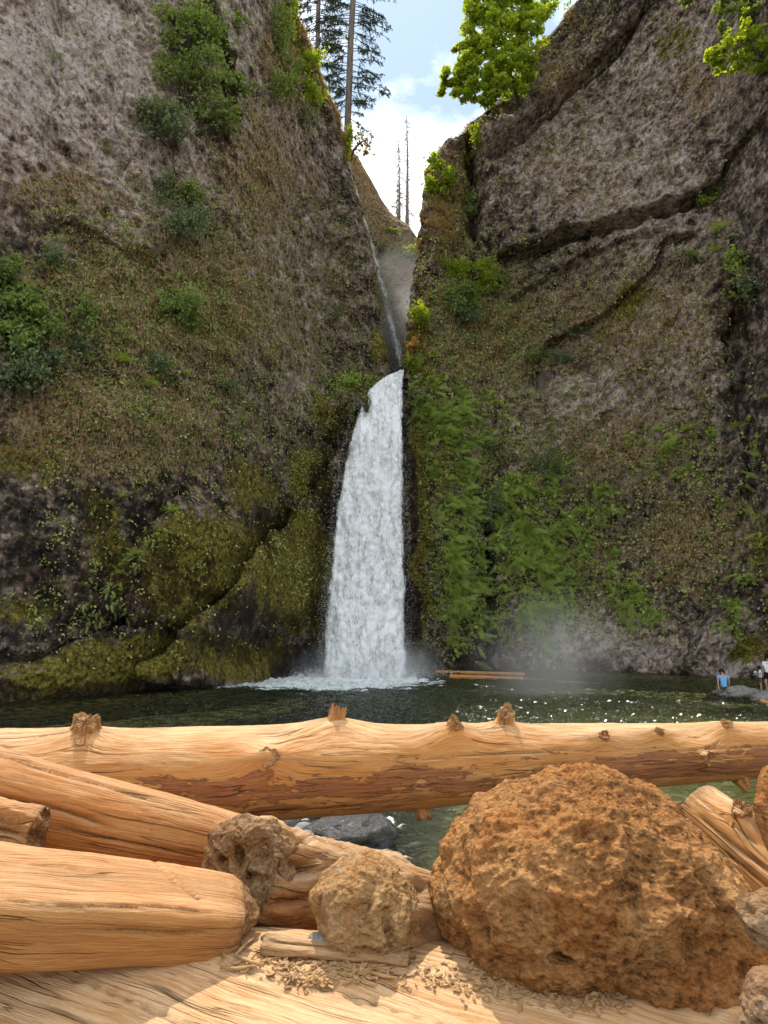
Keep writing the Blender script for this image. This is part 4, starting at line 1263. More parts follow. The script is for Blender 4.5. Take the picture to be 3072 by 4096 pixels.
blob_F = [  # hanging fern curtain on the right wall
    (1700, 1570, 60, 70, 0, .9), (1770, 1660, 90, 80, 20, 1), (1850, 1730, 90, 90, 20, 1), (1760, 1830, 60, 100, 0, .7), (1830, 1900, 70, 130, 0, 1), (1850, 2060, 70, 170, 0, 1), (1850, 2280, 75, 230, 0, 1), (1880, 2480, 55, 100, 0, .8),
    (2060, 1990, 75, 70, 0, .7), (2110, 2180, 130, 200, 0, 1), (2220, 2260, 60, 210, 0, 1), (2160, 2420, 100, 100, 0, .9), (2230, 1900, 50, 90, 0, .5), (2380, 2010, 90, 60, 0, .5), (2290, 2080, 40, 80, 0, .5),
    (2690, 1760, 140, 40, 0, .6), (3030, 1780, 50, 230, 0, .8), (3000, 2240, 70, 260, 10, .55), (2900, 2420, 70, 90, 20, .4), (2950, 1080, 50, 130, 0, .6), (2000, 2480, 40, 70, 0, .6), (2190, 2560, 55, 50, 0, .5), (2500, 2380, 90, 60, 0, .5), (2560, 2460, 130, 40, 10, .4), (2720, 1850, 160, 60, 0, .35), (2450, 2250, 60, 60, 0, .35), (1700, 1480, 50, 60, 0, .8), (1960, 1640, 60, 50, 0, .5), (2330, 2180, 60, 120, 0, .4),
]
rf = np.random.default_rng(21)
def scatter(C, n, w, r):
    w = np.clip(w, 0, None) * (C['front'] > 0.2) * (C['V'][:, 2] > 0.2)
    i = r.choice(len(w), n, p=w / w.sum())
    p = C['V'][i] + r.normal(size=(n, 3)) * np.array((0.05, 0.02, 0.05))
    return i, p
jn = perlin(CR['V'] * 0.9)
wF = zone(CR['px'] + 30 * jn, CR['py'] + 30 * perlin(CR['V'] * 0.9 + 9), blob_F)
wF = wF * (0.10 + sstep(-0.15, 0.30, fbm(CR['V'] / 1.1, 3))) * (1 - 0.95 * np.exp(-((CR['px'] - 1952) / 16) ** 2) * (CR['py'] > 2060))
i, p = scatter(CR, 1700, wF ** 1.4, rf)
N = CR['N'][i]
d = N * 0.75 + np.array((0, -0.3, -0.30)) + rf.normal(size=N.shape) * np.array((0.55, 0.2, 0.30))
V, F, rn = place_fronds(p + N * 0.04, d, np.tile((0.0, -0.92, 0.4), (len(p), 1)), 0.7 + 0.6 * rf.random(len(p)), rf)
cl_ = 0.5 + 0.5 * np.clip(perlin(p * 0.8) * 1.4, -1, 1)
tag(obj('hanging_ferns', V, F, LEAF_FERN, attrs={'rnd': np.clip(0.55 * rn + 0.45 * np.repeat(cl_, len(FR_V)), 0, 1)}, smooth=False), 'curtain of hanging ferns right of the waterfall', kind='stuff')

# fern line and leaves on the left mossy bulge
wl_ = zone(CL['px'], CL['py'], [(690, 2040, 40, 30, 0, 1), (600, 2150, 60, 40, 40, 1), (530, 2240, 45, 60, 30, 1), (460, 2380, 50, 80, 20, 1), (390, 2460, 90, 60, 0, 1), (370, 2200, 30, 200, 0, .5), (120, 2440, 130, 60, 0, .35), (1150, 2230, 18, 120, 30, .4), (480, 2010, 40, 60, 20, .6), (1480, 1540, 60, 40, 30, 1), (1430, 1560, 70, 35, 20, 1)])
i, p = scatter(CL, 420, wl_ ** 1.5, rf)
N = CL['N'][i]
d = N * 0.5 + np.array((0, -0.2, -0.5)) + rf.normal(size=N.shape) * np.array((0.45, 0.2, 0.3))
V, F, rn = place_fronds(p + N * 0.03, d, np.tile((0.0, -0.6, 0.8), (len(p), 1)), 0.22 + 0.26 * rf.random(len(p)), rf)
tag(obj('small_ferns', V, F, LEAF_FERN, attrs={'rnd': rn}, smooth=False), 'small ferns along the mossy bulge left of the waterfall', kind='stuff')

# leaf specks: ivy, maidenhair and fallen leaves all over the walls
def specks(C, n, w, size, mat, label, r, name='wall_plants', cl=0.9, up=0.35):
    w = w * (0.12 + sstep(0.0, 0.5, fbm(C['V'] / cl, 3)) * 1.5 + 0.6 * sstep(0.15, 0.4, perlin(C['V'] / 0.35)))
    i, p = scatter(C, n, w, r)
    N = C['N'][i]
    V, F, rn = leaf_mesh(p + N * (0.03 + 0.10 * r.random(len(p)))[:, None], size, up, 0.7, direc=N * 0.4 + np.array((0, 0, -0.4)) + r.normal(size=N.shape) * 0.6, r=r)
    tag(obj(name, V, F, mat, attrs={'rnd': rn}, smooth=False), label, kind='stuff')
wsp = 0.25 + zone(CR['px'], CR['py'], blob_F) * 1.2 + zone(CR['px'], CR['py'], [(1780, 1350, 160, 300, 0, 1.2), (2000, 1350, 160, 200, 0, .9), (2350, 2200, 300, 260, 0, .7), (2550, 2400, 300, 130, 0, .9), (2850, 2000, 250, 500, 0, .6), (1760, 2250, 80, 400, 0, .8), (2100, 1750, 260, 200, 0, .5)])
wsp = wsp * sstep(2640, 2540, CR['py']) * (0.35 + 0.65 * sstep(850, 1050, CR['py'])) * (1 - 0.85 * np.exp(-((CR['px'] - 1640) / 40) ** 2))
specks(CR, 26000, wsp, 0.21, LEAF_SPECK, 'small wall plants scattered over the right cliff', rf)
specks(CR, 15000, wsp * (CR['px'] < 2450), 0.16, LEAF_GREEN, 'shaded green leaves over the right cliff', rf)
wsl = 0.15 + zone(CL['px'], CL['py'], [(450, 1350, 600, 400, 0, .9), (700, 1650, 500, 200, 0, .8), (300, 2150, 200, 300, 0, .3), (700, 2200, 300, 120, 0, .25), (1150, 2250, 60, 200, 30, .7), (1350, 1600, 150, 150, 0, .6), (150, 2450, 250, 100, 0, .8), (1300, 1900, 150, 200, 30, .5)])
wsl = wsl * sstep(2720, 2600, CL['py']) * (0.3 + 0.7 * sstep(600, 1000, CL['py'])) * (1 - CL['Wt'])
specks(CL, 20000, wsl, 0.16, LEAF_SPECK, 'small wall plants scattered over the left cliff', rf)
specks(CL, 9000, wsl, 0.18, LEAF_GREEN, 'shaded green leaves over the left cliff', rf)

specks(CR, 15000, wF ** 1.2, 0.36, LEAF_FERN, 'broad bright leaves among the hanging ferns', rf, cl=1.1, up=0.6)
# hanging dry grass blades
def grass(C, n, w, L, mat, label, r, name='dry_grass'):
    i, p = scatter(C, n, w * (0.1 + sstep(0.05, 0.5, fbm(C['V'] / 1.1 + 4, 3))), r)
    N = C['N'][i]
    d0 = N * 0.7 + np.array((0, -0.2, 0.15)) + r.normal(size=N.shape) * 0.35
    d0 /= np.linalg.norm(d0, axis=1)[:, None]
    l = (L * (0.5 + r.random(n)))[:, None]
    s = np.cross(d0, r.normal(size=(n, 3))); s /= np.linalg.norm(s, axis=1)[:, None]
    wd = 0.018
    a = p; b = p + d0 * l * 0.45; c = b + np.array((0, -0.05, -1.0)) * l * 0.62 + r.normal(size=(n, 3)) * 0.04
    V = np.stack([a - s * wd, a + s * wd, b + s * wd, b - s * wd, c], 1).reshape(-1, 3)
    k = np.arange(n)[:, None] * 5
    F = np.concatenate([k + np.array(t) for t in ((0, 1, 2), (0, 2, 3), (3, 2, 4))])
    tag(obj(name, V, F, mat, attrs={'rnd': np.repeat(r.random(n), 5)}, smooth=False), label, kind='stuff')
grass(CL, 22000, CL['G'] * (1 - 0.85 * CL['A']) * sstep(2050, 1700, CL['py']) * (0.25 + 0.75 * sstep(500, 900, CL['py'])), 0.33, LEAF_STRAW, 'dry grass hanging from the left cliff', rf)
grass(CR, 18000, CR['G'] * (1 - 0.7 * CR['A']) * sstep(2200, 1900, CR['py']) * (0.12 + 0.88 * sstep(950, 1100, CR['py'])), 0.34, LEAF_STRAW, 'dry grass hanging from the right cliff', rf)
rim = zone(CR['px'], CR['py'], [(1760, 900, 80, 130, 0, 1), (1890, 620, 40, 160, 10, .8), (1860, 850, 30, 160, 0, .8), (1690, 1200, 40, 160, 0, .7), (2250, 40, 120, 40, -30, 1), (1760, 520, 60, 60, 40, .8), (1680, 1420, 60, 100, 0, .8), (1700, 980, 40, 80, 0, .9)])
CRf = dict(CR); CRf['front'] = np.ones(len(CR['V']))
grass(CRf, 9000, rim ** 2, 0.34, LEAF_GOLD, 'golden grass and vines along the sunlit rim of the right cliff', rf, 'golden_grass')
riml = zone(CL['px'], CL['py'], [(1190, 120, 30, 160, 0, 1), (1300, 330, 40, 160, 20, .8), (1370, 520, 30, 120, 10, .8), (1260, 200, 40, 120, 20, .8)])
CLf = dict(CL); CLf['front'] = np.ones(len(CL['V']))
grass(CLf, 4000, riml ** 2, 0.30, LEAF_GOLD, 'golden grass along the sunlit rim of the left cliff', rf, 'golden_grass')

# bare roots hanging from the bush on the right wall
b, N, k = at(CR, 2180, 1500)
roots = Bag(); rr = np.random.default_rng(9)
for j in range(26):
    s = b + np.array((rr.normal() * 0.5, -0.15, 0.1 + 0.3 * rr.random()))
    L = 1.2 + 2.2 * rr.random()
    pts = [s + np.array((0.12 * rr.normal() * t, -0.10 - 0.05 * t, -L * t)) + rr.normal(size=3) * 0.05 for t in np.linspace(0, 1, 6)]
    roots.add(*tube(pts, np.linspace(0.018, 0.006, 6), 4))
for j in range(20):
    s = b + np.array((0.3 + rr.normal() * 0.3, -0.3, -2.3 + rr.normal() * 0.5))
    e = s + rr.normal(size=3) * np.array((0.9, 0.2, 0.5))
    roots.add(*tube([s, (s + e) / 2 + rr.normal(size=3) * 0.1, e], (0.012, 0.01, 0.005), 3))
tag(roots.obj('hanging_roots', BARK_SNAG, origin=None), 'tangle of bare roots hanging below the round bush on the right cliff', 'roots')
# ================================================================ LOGS
def wood_material(name, pale, warm, dark, bark=0.5, bark_col=(0.20, 0.075, 0.028), lit_top=(0.62, 0.50, 0.37), crack=1.0, rough_scale=1.0, lit_top_mix=0.6):
    m = Mat(name)
    g = m.attr('gco', 'Vector')
    co = m.coord('Object')
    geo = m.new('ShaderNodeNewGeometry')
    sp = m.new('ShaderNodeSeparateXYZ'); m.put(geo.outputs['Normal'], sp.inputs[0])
    wob = m.noise(m.map(g, (0.9, 1.2, 1)), 1.0, 3, 0.5)
    g2 = m.new('ShaderNodeVectorMath', operation='ADD')
    cx = m.new('ShaderNodeCombineXYZ'); m.put(m.math('MULTIPLY', wob, 0.16), cx.inputs[1])
    m.put(g, g2.inputs[0]); m.put(cx.outputs[0], g2.inputs[1])
    gg = g2.outputs[0]
    s = rough_scale
    n1 = m.noise(m.map(gg, (0.7, 9 * s, 2)), 1.0, 6, 0.6)
    n2 = m.noise(m.map(gg, (3.0, 55 * s, 4)), 1.0, 5, 0.65)
    n3 = m.noise(m.map(gg, (1.6, 3.2, 1), (5, 2, 0)), 1.0, 6, 0.6)
    c = m.mix(m.rng(m.math('ADD', m.math('MULTIPLY', n1, 0.6), m.math('MULTIPLY', n3, 0.4)), 0.36, 0.64), warm, pale)
    c = m.mix(m.rng(n2, 0.30, 0.62, 0.42, 0.0), c, dark)
    # upward faces paler: sun bleaching, plus their lit look put into the colour
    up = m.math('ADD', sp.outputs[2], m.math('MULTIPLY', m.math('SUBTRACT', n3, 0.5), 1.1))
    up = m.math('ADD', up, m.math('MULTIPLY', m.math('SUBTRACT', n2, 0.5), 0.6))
    c = m.mix(m.rng(up, 0.45, 1.0, 0, lit_top_mix), c, m.mix(m.rng(n2, 0.35, 0.6), m.mix(1.0, lit_top, (0.62, 0.55, 0.48), 'MULTIPLY'), lit_top))
    # rags of inner bark still sticking to the flank
    bk = m.attr('bark')
    bn = m.noise(m.map(gg, (1.3, 6.5, 1), (2, 8, 3)), 1.0, 9, 0.68)
    bn2 = m.noise(m.map(gg, (14, 22, 1), (2, 8, 3)), 1.0, 4, 0.6)
    bv = m.math('ADD', m.math('ADD', bn, m.math('MULTIPLY', m.math('SUBTRACT', bn2, 0.5), 0.22)), m.math('MULTIPLY', m.math('SUBTRACT', bk, 0.5), 0.75))
    bm = m.rng(bv, 0.545, 0.575)
    bc = m.mix(m.rng(n2, 0.3, 0.7), bark_col, tuple(1.9 * x for x in bark_col))
    c = m.mix(m.math('MULTIPLY', bm, bark), c, bc)
    # long drying cracks that follow the grain
    k1 = m.noise(m.map(gg, (0.22, 5.0, 1), (7, 1, 2)), 1.0, 2, 0.45)
    k1 = m.math('ABSOLUTE', m.math('SUBTRACT', k1, 0.5))
    k2 = m.noise(m.map(gg, (0.8, 16.0, 1), (3, 9, 2)), 1.0, 2, 0.5)
    k2 = m.math('ABSOLUTE', m.math('SUBTRACT', k2, 0.52))
    km = m.math('MAXIMUM', m.math('MULTIPLY', m.rng(k1, 0.0, 0.009, 1, 0), m.rng(m.noise(co, 1.1, 2), 0.45, 0.58)), m.math('MULTIPLY', m.rng(k2, 0.0, 0.013, 0.8, 0), m.rng(m.noise(m.map(co, (1, 1, 1), (4, 4, 4)), 1.7, 3), 0.52, 0.64)))
    km = m.math('MULTIPLY', km, crack)
    c = m.mix(m.math('MULTIPLY', km, 0.85), c, (0.035, 0.018, 0.008))
    # deep parts of the surface, end grain, rot
    rot = m.attr('rot')
    pit = m.noise(co, 34, 5, 0.7)
    rc = m.ramp(pit, [(0.30, (0.045, 0.020, 0.008)), (0.46, (0.20, 0.10, 0.04)), (0.60, (0.42, 0.27, 0.13)), (0.75, (0.55, 0.42, 0.26))])
    c = m.mix(m.math('MULTIPLY', rot, 0.9, clamp=True), c, rc)
    h = m.math('ADD', m.math('MULTIPLY', n2, 0.55), m.math('MULTIPLY', n1, 0.5))
    h = m.math('ADD', h, m.math('MULTIPLY', m.noise(m.map(gg, (9, 130, 8)), 1.0, 4, 0.6), 0.35))
    h = m.math('ADD', h, m.math('MULTIPLY', bm, 0.5 * bark))
    h = m.math('SUBTRACT', h, m.math('MULTIPLY', km, 1.6))
    h = m.math('ADD', h, m.math('MULTIPLY', m.math('MULTIPLY', pit, rot), 2.2))
    return m.done(m.bsdf(c, 0.72, m.bump(h, 0.9, 0.028), 0.25))

WOOD_PALE = wood_material('pale_driftwood', (0.58, 0.305, 0.105), (0.50, 0.195, 0.043), (0.24, 0.085, 0.022), 0.9, lit_top=(0.70, 0.50, 0.30), crack=0.7)
WOOD_ORANGE = wood_material('orange_driftwood', (0.52, 0.255, 0.085), (0.46, 0.165, 0.035), (0.20, 0.066, 0.018), 0.35, lit_top=(0.58, 0.37, 0.20), crack=0.45, lit_top_mix=0.5)
WOOD_GREY = wood_material('weathered_driftwood', (0.46, 0.27, 0.125), (0.39, 0.18, 0.060), (0.17, 0.075, 0.028), 0.3, lit_top=(0.54, 0.39, 0.24), rough_scale=0.8, crack=0.5)
WOOD_BURL = None

def log_frame(A, B):
    A, B = Vector(A), Vector(B)
    X = (B - A).normalized()
    Z = (Vector((0, 0, 1)) - X * X.z).normalized()
    Y = Z.cross(X)
    M = Matrix((X, Y, Z)).transposed().to_4x4()
    M.translation = A
    return M, (B - A).length

def make_log(name, label, A, B, rA, rB, mat, knots=(), cracks=(), nl=None, nt=150, lump=0.05, rough=0.012, bend=0.0, square=None, endA=None, endB=None, bark=0.4, bark_lo=None, seed=1, twist=0.0, endrot=0.7, cuts=(), group=None, cat='log', profile=None):
    M, L = log_frame(A, B)
    nl = nl or int(min(420, max(60, L / 0.024)))
    ts = np.linspace(0, 1, nl)
    th = np.radians(np.linspace(-150, 210, nt))         # 0 = up, 90 = toward the camera
    T, H = np.meshgrid(ts, th, indexing='ij')
    x = T * L
    R = rA + (rB - rA) * T
    if profile is not None:
        R = R * np.interp(T, *zip(*profile))
    cs, sn = np.cos(H), -np.sin(H)
    q = np.stack([x * 1.0, cs * R, sn * R], -1).reshape(-1, 3) + seed * 10
    sh = x.shape
    dr = lump * R * fbm(q * np.array((0.9, 2.2, 2.2)), 3).reshape(sh)
    dr += rough * fbm(q * np.array((3.0, 22, 22)), 4, ridged=True).reshape(sh)
    dr += 0.6 * rough * fbm(q * np.array((9.0, 40, 40)), 3).reshape(sh)
    rot = np.zeros(sh)
    s = H * (rA + rB) / 2 + twist * x
    s0 = s.copy()
    if square is not None:                               # (exponent, rotation, flatten)
        e, a0, fl = square
        hh = H - math.radians(a0)
        f = (np.abs(np.cos(hh)) ** e * (1 / fl) ** e + np.abs(np.sin(hh)) ** e) ** (-1 / e)
        R = R * f
    for kx, kd, sw, wd, stub in knots:
        dx = x - kx * L
        ds = (H - math.radians(kd)) * R
        dd = np.hypot(dx * 0.75, ds)
        g = np.exp(-(dd / wd) ** 2)
        dr += sw * g + sw * 0.6 * np.exp(-((dx / (wd * 2.6)) ** 2 + (ds / (wd * 0.9)) ** 2))
        s += np.sign(ds + 1e-6) * wd * 0.75 * np.exp(-(dd / (wd * 1.3)) ** 2) * np.minimum(1, np.abs(ds) / (0.3 * wd))
    for ck in cracks:                                    # (deg0, deg1, t0, t1, depth, width)
        d0, d1, t0, t1, dep, wdt = ck
        f = np.clip((T - t0) / (t1 - t0), 0, 1)
        ang = np.radians(d0 + (d1 - d0) * f)
        wav = 0.05 * perlin(np.stack([x * 1.6, x * 0 + 3 * d0, x * 0], -1).reshape(-1, 3)).reshape(sh)
        ds = (H - ang) * R + wav * 0.6
        on = sstep(t0, t0 + 0.08, T) * sstep(t1, t1 - 0.08, T)
        gk = np.exp(-(ds / wdt) ** 2) * on
        dr -= dep * gk
        rot = np.maximum(rot, 0.5 * gk)
    for ct, d0, d1, dep, wdt, sl in cuts:
        hd = np.degrees(H)
        g = np.exp(-((x - ct * L - sl * (hd - d0) * 0.01) / wdt) ** 2) * sstep(d0 - 4, d0, hd) * sstep(d1 + 4, d1, hd)
        dr -= dep * g
        rot = np.maximum(rot, 0.55 * g)
    rot = np.maximum(rot, endrot * 0.8 * np.exp(-x / 0.07) * (endA is not None))
    rot = np.maximum(rot, endrot * 0.8 * np.exp(-(L - x) / 0.07) * (endB is not None))
    R2 = R + dr
    cy = bend * np.sin(T * math.pi)
    V = np.stack([x, sn * R2, cs * R2 + cy], -1)
    cap = []
    V = V.reshape(-1, 3)
    bk = np.full(sh, bark)
    if bark_lo is not None:
        bk = bark_lo[0] + (bark_lo[1] - bark_lo[0]) * np.exp(-((np.degrees(H) - bark_lo[2]) / bark_lo[3]) ** 2) * (0.55 + 0.75 * T if len(bark_lo) < 5 else 1)
    gco = np.stack([x, s, 0 * x + seed * 3.7], -1).reshape(-1, 3)
    rot = rot.reshape(-1); bk = bk.reshape(-1)
    F = grid_faces(nl, nt)
    # broken ends: concentric rings pulled in or out with splinters
    Fs = [F]
    ne = 14
    for end, spec in ((0, endA), (nl - 1, endB)):
        jag, bulge = spec or (0.03, 0.02)
        ring = V.reshape(-1, 3)[end * nt:(end + 1) * nt] if True else None
        cen = np.array((x[end, 0], 0, cy[end, 0]))
        sgn = -1 if end == 0 else 1
        prev = np.arange(end * nt, end * nt + nt)
        base_n = len(V)
        rows = []
        for j in range(1, ne + 1):
            f = 1 - j / ne
            p = cen + (ring - cen) * max(f, 0.004)
            w = 1 - f
            qq = p * np.array((1, 1, 1)) + seed
            nz_ = fbm(qq * np.array((4, 6, 6)), 4) * jag * 2.6 + jag * 0.35 * perlin(qq * np.array((1, 26, 26)))
            p = p.copy()
            p[:, 0] += sgn * (bulge * math.sin(w * math.pi / 2) + nz_ * min(1, w * 4))
            rows.append(p)
        E = np.concatenate(rows)
        off = len(V)
        V = np.concatenate([V, E])
        gco = np.concatenate([gco, np.stack([E[:, 0] * 4, E[:, 1] * 3, E[:, 2] * 3], 1)])
        rot = np.concatenate([rot, np.full(len(E), endrot)])
        bk = np.concatenate([bk, np.zeros(len(E))])
        pr = prev
        for j in range(ne):
            cur = off + j * nt + np.arange(nt)
            f4 = np.stack([pr[:-1], pr[1:], cur[1:], cur[:-1]], 1)
            Fs.append(f4[:, ::-1] if end == 0 else f4)
            pr = cur
    F = np.concatenate(Fs)
    o = obj(name, V, F, mat, attrs={'gco': gco, 'rot': rot, 'bark': bk})
    o.matrix_world = M
    tag(o, label, cat, group)
    # branch stubs
    for j, (kx, kd, sw, wd, stub) in enumerate(knots):
        if not stub: continue
        sl, sr, tilt = stub[:3]
        a = math.radians(kd)
        r0 = np.interp(kx, [0, 1], [rA, rB]) + sw * 0.7
        c = np.array((kx * L, -math.sin(a) * r0, math.cos(a) * r0 + bend * math.sin(kx * math.pi)))
        nrm = np.array((tilt, -math.sin(a), math.cos(a))); nrm /= np.linalg.norm(nrm)
        u = np.array((1.0, 0, 0)); u -= nrm * u.dot(nrm); u /= np.linalg.norm(u); v = np.cross(nrm, u)
        r = np.random.default_rng(int(kx * 1000) + seed)
        m_, nr = 40, 9
        SV, SF, G_, RT = [], [], [], []
        ang_ = np.arange(m_) / m_ * 2 * math.pi
        lens = sl * (0.95 + 0.30 * np.sin(ang_ + j * 1.7) + 0.16 * np.sin(3 * ang_ + j) + 0.22 * r.random(m_))
        lens = np.where(r.random(m_) < 0.15, lens * 0.7, lens)
        for k in range(nr):
            f = k / (nr - 1)
            for i in range(m_):
                an = 2 * math.pi * i / m_
                rr = sr * (1.5 - 0.5 * min(1, f * 2.2)) * (1 + 0.10 * math.sin(an * 3 + j) + 0.07 * math.sin(an * 7 + 2 * j) + 0.04 * r.normal() * (f > 0.15))
                p = c - nrm * 0.03 + (u * math.cos(an) + v * math.sin(an)) * rr + nrm * (lens[i] + 0.03) * f
                SV.append(p); G_.append((f * sl, an * sr, 3.3)); RT.append(0.05 + 0.35 * f)
        for k in range(nr - 1):
            for i in range(m_):
                SF.append((k * m_ + i, k * m_ + (i + 1) % m_, (k + 1) * m_ + (i + 1) % m_, (k + 1) * m_ + i))
        last = (nr - 1) * m_
        for q_ in range(3):                               # splintered broken top
            b0 = len(SV)
            f = (0.72, 0.4, 0.06)[q_]
            for i in range(m_):
                an = 2 * math.pi * i / m_
                SV.append(c + (u * math.cos(an) + v * math.sin(an)) * sr * f + nrm * sl * (0.70 + 0.22 * math.sin(an + j * 1.7) + 0.30 * r.random())); G_.append((0.5, an * sr, 1)); RT.append(0.55)
            for i in range(m_):
                SF.append((last + i, last + (i + 1) % m_, b0 + (i + 1) % m_, b0 + i))
            last = b0
        SF.append(tuple(last + i for i in range(m_)))
        st = obj('branch_stub', np.array(SV), SF, mat, o, attrs={'gco': np.array(G_), 'rot': np.array(RT), 'bark': np.zeros(len(SV))}, smooth=False)
    return o

def pxr(thick, p):
    return thick / 2 / FPX * float(p[1] * CP + (p[2] - CAMZ) * SP)

# the long pale log across the picture
PA, PB = W(-420, 3166, 6.3), W(3520, 2974, 7.9)
RA_, RB_ = pxr(470, PA), pxr(172, PB)
PA, RA_ = PA - (PB - PA) * 0.22, RA_ + (RA_ - RB_) * 0.22
LA = float(np.linalg.norm(PB - PA))
def knot_t(px):                                            # fraction of the log's length at photo column px
    best = min(np.linspace(0, 1, 800), key=lambda t: abs(PX((PA + (PB - PA) * t)[None])[0][0] - px))
    return float(best)
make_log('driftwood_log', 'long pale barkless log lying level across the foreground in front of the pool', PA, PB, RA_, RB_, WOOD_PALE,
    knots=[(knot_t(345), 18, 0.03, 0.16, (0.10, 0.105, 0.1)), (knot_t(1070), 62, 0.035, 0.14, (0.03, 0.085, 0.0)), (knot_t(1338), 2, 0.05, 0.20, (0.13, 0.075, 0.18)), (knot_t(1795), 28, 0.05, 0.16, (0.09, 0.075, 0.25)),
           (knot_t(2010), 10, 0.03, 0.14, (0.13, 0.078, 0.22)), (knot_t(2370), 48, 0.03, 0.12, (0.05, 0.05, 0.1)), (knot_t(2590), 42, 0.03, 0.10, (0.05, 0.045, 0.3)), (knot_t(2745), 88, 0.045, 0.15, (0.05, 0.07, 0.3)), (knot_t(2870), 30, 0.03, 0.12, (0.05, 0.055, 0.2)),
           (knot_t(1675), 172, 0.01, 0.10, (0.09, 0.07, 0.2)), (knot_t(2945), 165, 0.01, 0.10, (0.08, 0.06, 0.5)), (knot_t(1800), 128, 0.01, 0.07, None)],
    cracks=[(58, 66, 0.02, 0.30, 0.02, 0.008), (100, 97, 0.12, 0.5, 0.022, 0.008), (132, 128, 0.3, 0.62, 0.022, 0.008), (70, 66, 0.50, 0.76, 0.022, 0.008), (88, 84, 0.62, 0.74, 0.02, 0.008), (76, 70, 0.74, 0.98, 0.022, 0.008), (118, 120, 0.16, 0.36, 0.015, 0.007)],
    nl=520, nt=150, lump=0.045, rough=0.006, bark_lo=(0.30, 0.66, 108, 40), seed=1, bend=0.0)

# diagonal log at the left
A_, B_ = W(-260, 3130, 5.25), W(1020, 3410, 5.88)
A0_ = A_ - (B_ - A_) * 0.55
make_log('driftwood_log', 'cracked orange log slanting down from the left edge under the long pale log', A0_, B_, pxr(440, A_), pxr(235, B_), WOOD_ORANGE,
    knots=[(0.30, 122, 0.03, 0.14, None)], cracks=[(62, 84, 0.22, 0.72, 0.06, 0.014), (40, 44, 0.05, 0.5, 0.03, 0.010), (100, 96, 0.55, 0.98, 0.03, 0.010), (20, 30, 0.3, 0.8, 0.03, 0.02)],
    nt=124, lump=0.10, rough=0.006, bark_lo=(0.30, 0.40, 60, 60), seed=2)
A_, B_ = W(-900, 3158, 4.85), W(150, 3345, 4.95)
make_log('driftwood_log', 'short rotten log end with a dark hollow at the left edge', A_, B_, pxr(250, A_), pxr(200, B_), WOOD_ORANGE,
    cracks=[(70, 70, 0.3, 1.0, 0.12, 0.06), (40, 46, 0.4, 1.0, 0.06, 0.03), (100, 96, 0.5, 1.0, 0.07, 0.04)], lump=0.18, rough=0.03, endB=(0.09, -0.05), bark=0.35, seed=3)

# squared slab log, lower left
A_, B_ = W(-520, 3585, 3.75), W(955, 3668, 4.3)
A0_ = A_ - (B_ - A_) * 0.45
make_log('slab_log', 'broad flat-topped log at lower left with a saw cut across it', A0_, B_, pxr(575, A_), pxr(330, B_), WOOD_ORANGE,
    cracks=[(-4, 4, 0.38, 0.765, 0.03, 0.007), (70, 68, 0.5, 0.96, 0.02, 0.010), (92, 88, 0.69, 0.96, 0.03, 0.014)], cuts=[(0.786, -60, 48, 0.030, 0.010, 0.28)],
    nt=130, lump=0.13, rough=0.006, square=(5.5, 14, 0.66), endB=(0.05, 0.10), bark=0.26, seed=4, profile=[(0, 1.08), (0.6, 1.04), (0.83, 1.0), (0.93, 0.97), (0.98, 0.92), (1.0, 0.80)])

# stump with a splintered dark end
A_, B_ = W(945, 3490, 4.7), W(1560, 3560, 6.0)
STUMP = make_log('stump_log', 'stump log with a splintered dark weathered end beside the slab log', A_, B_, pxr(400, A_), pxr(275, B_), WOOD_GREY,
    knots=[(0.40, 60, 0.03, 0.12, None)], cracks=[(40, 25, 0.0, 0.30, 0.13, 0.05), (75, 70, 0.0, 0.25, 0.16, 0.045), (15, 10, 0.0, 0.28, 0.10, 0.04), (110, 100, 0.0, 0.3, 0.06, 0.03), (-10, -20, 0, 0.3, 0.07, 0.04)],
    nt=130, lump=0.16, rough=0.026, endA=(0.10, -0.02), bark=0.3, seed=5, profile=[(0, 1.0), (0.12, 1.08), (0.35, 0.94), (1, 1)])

# rounded stub in the middle
A_, B_ = W(1420, 3640, 4.2), W(1990, 3720, 5.2)
STUB = make_log('stub_log', 'rounded worn log end between the splintered stump and the huge burl', A_, B_, pxr(410, A_), pxr(310, B_), WOOD_GREY,
    cracks=[(60, 40, 0.0, 0.3, 0.05, 0.05), (95, 90, 0.0, 0.3, 0.05, 0.06), (20, 15, 0.1, 0.7, 0.02, 0.010)],
    nt=124, lump=0.22, rough=0.014, endA=(0.03, 0.24), endrot=0.3, bark=0.25, seed=6, profile=[(0, 0.90), (0.1, 1.03), (0.3, 1.0), (0.6, 0.9), (1, 0.95)])

# log at the right with the shadow line
A_, B_ = W(2790, 3250, 5.9), W(3420, 3760, 4.9)
make_log('driftwood_log', 'pale cracked log end leaning at the right behind the huge burl', A_, B_, pxr(235, A_), pxr(330, B_), WOOD_PALE,
    knots=[(0.30, 18, 0.05, 0.12, (0.07, 0.07, -0.2))], cracks=[(62, 60, 0.1, 0.9, 0.05, 0.012), (35, 38, 0.0, 0.5, 0.03, 0.010), (80, 82, 0.3, 0.9, 0.03, 0.010)],
    nt=110, lump=0.08, rough=0.007, endA=(0.04, 0.05), bark=0.2, seed=7)

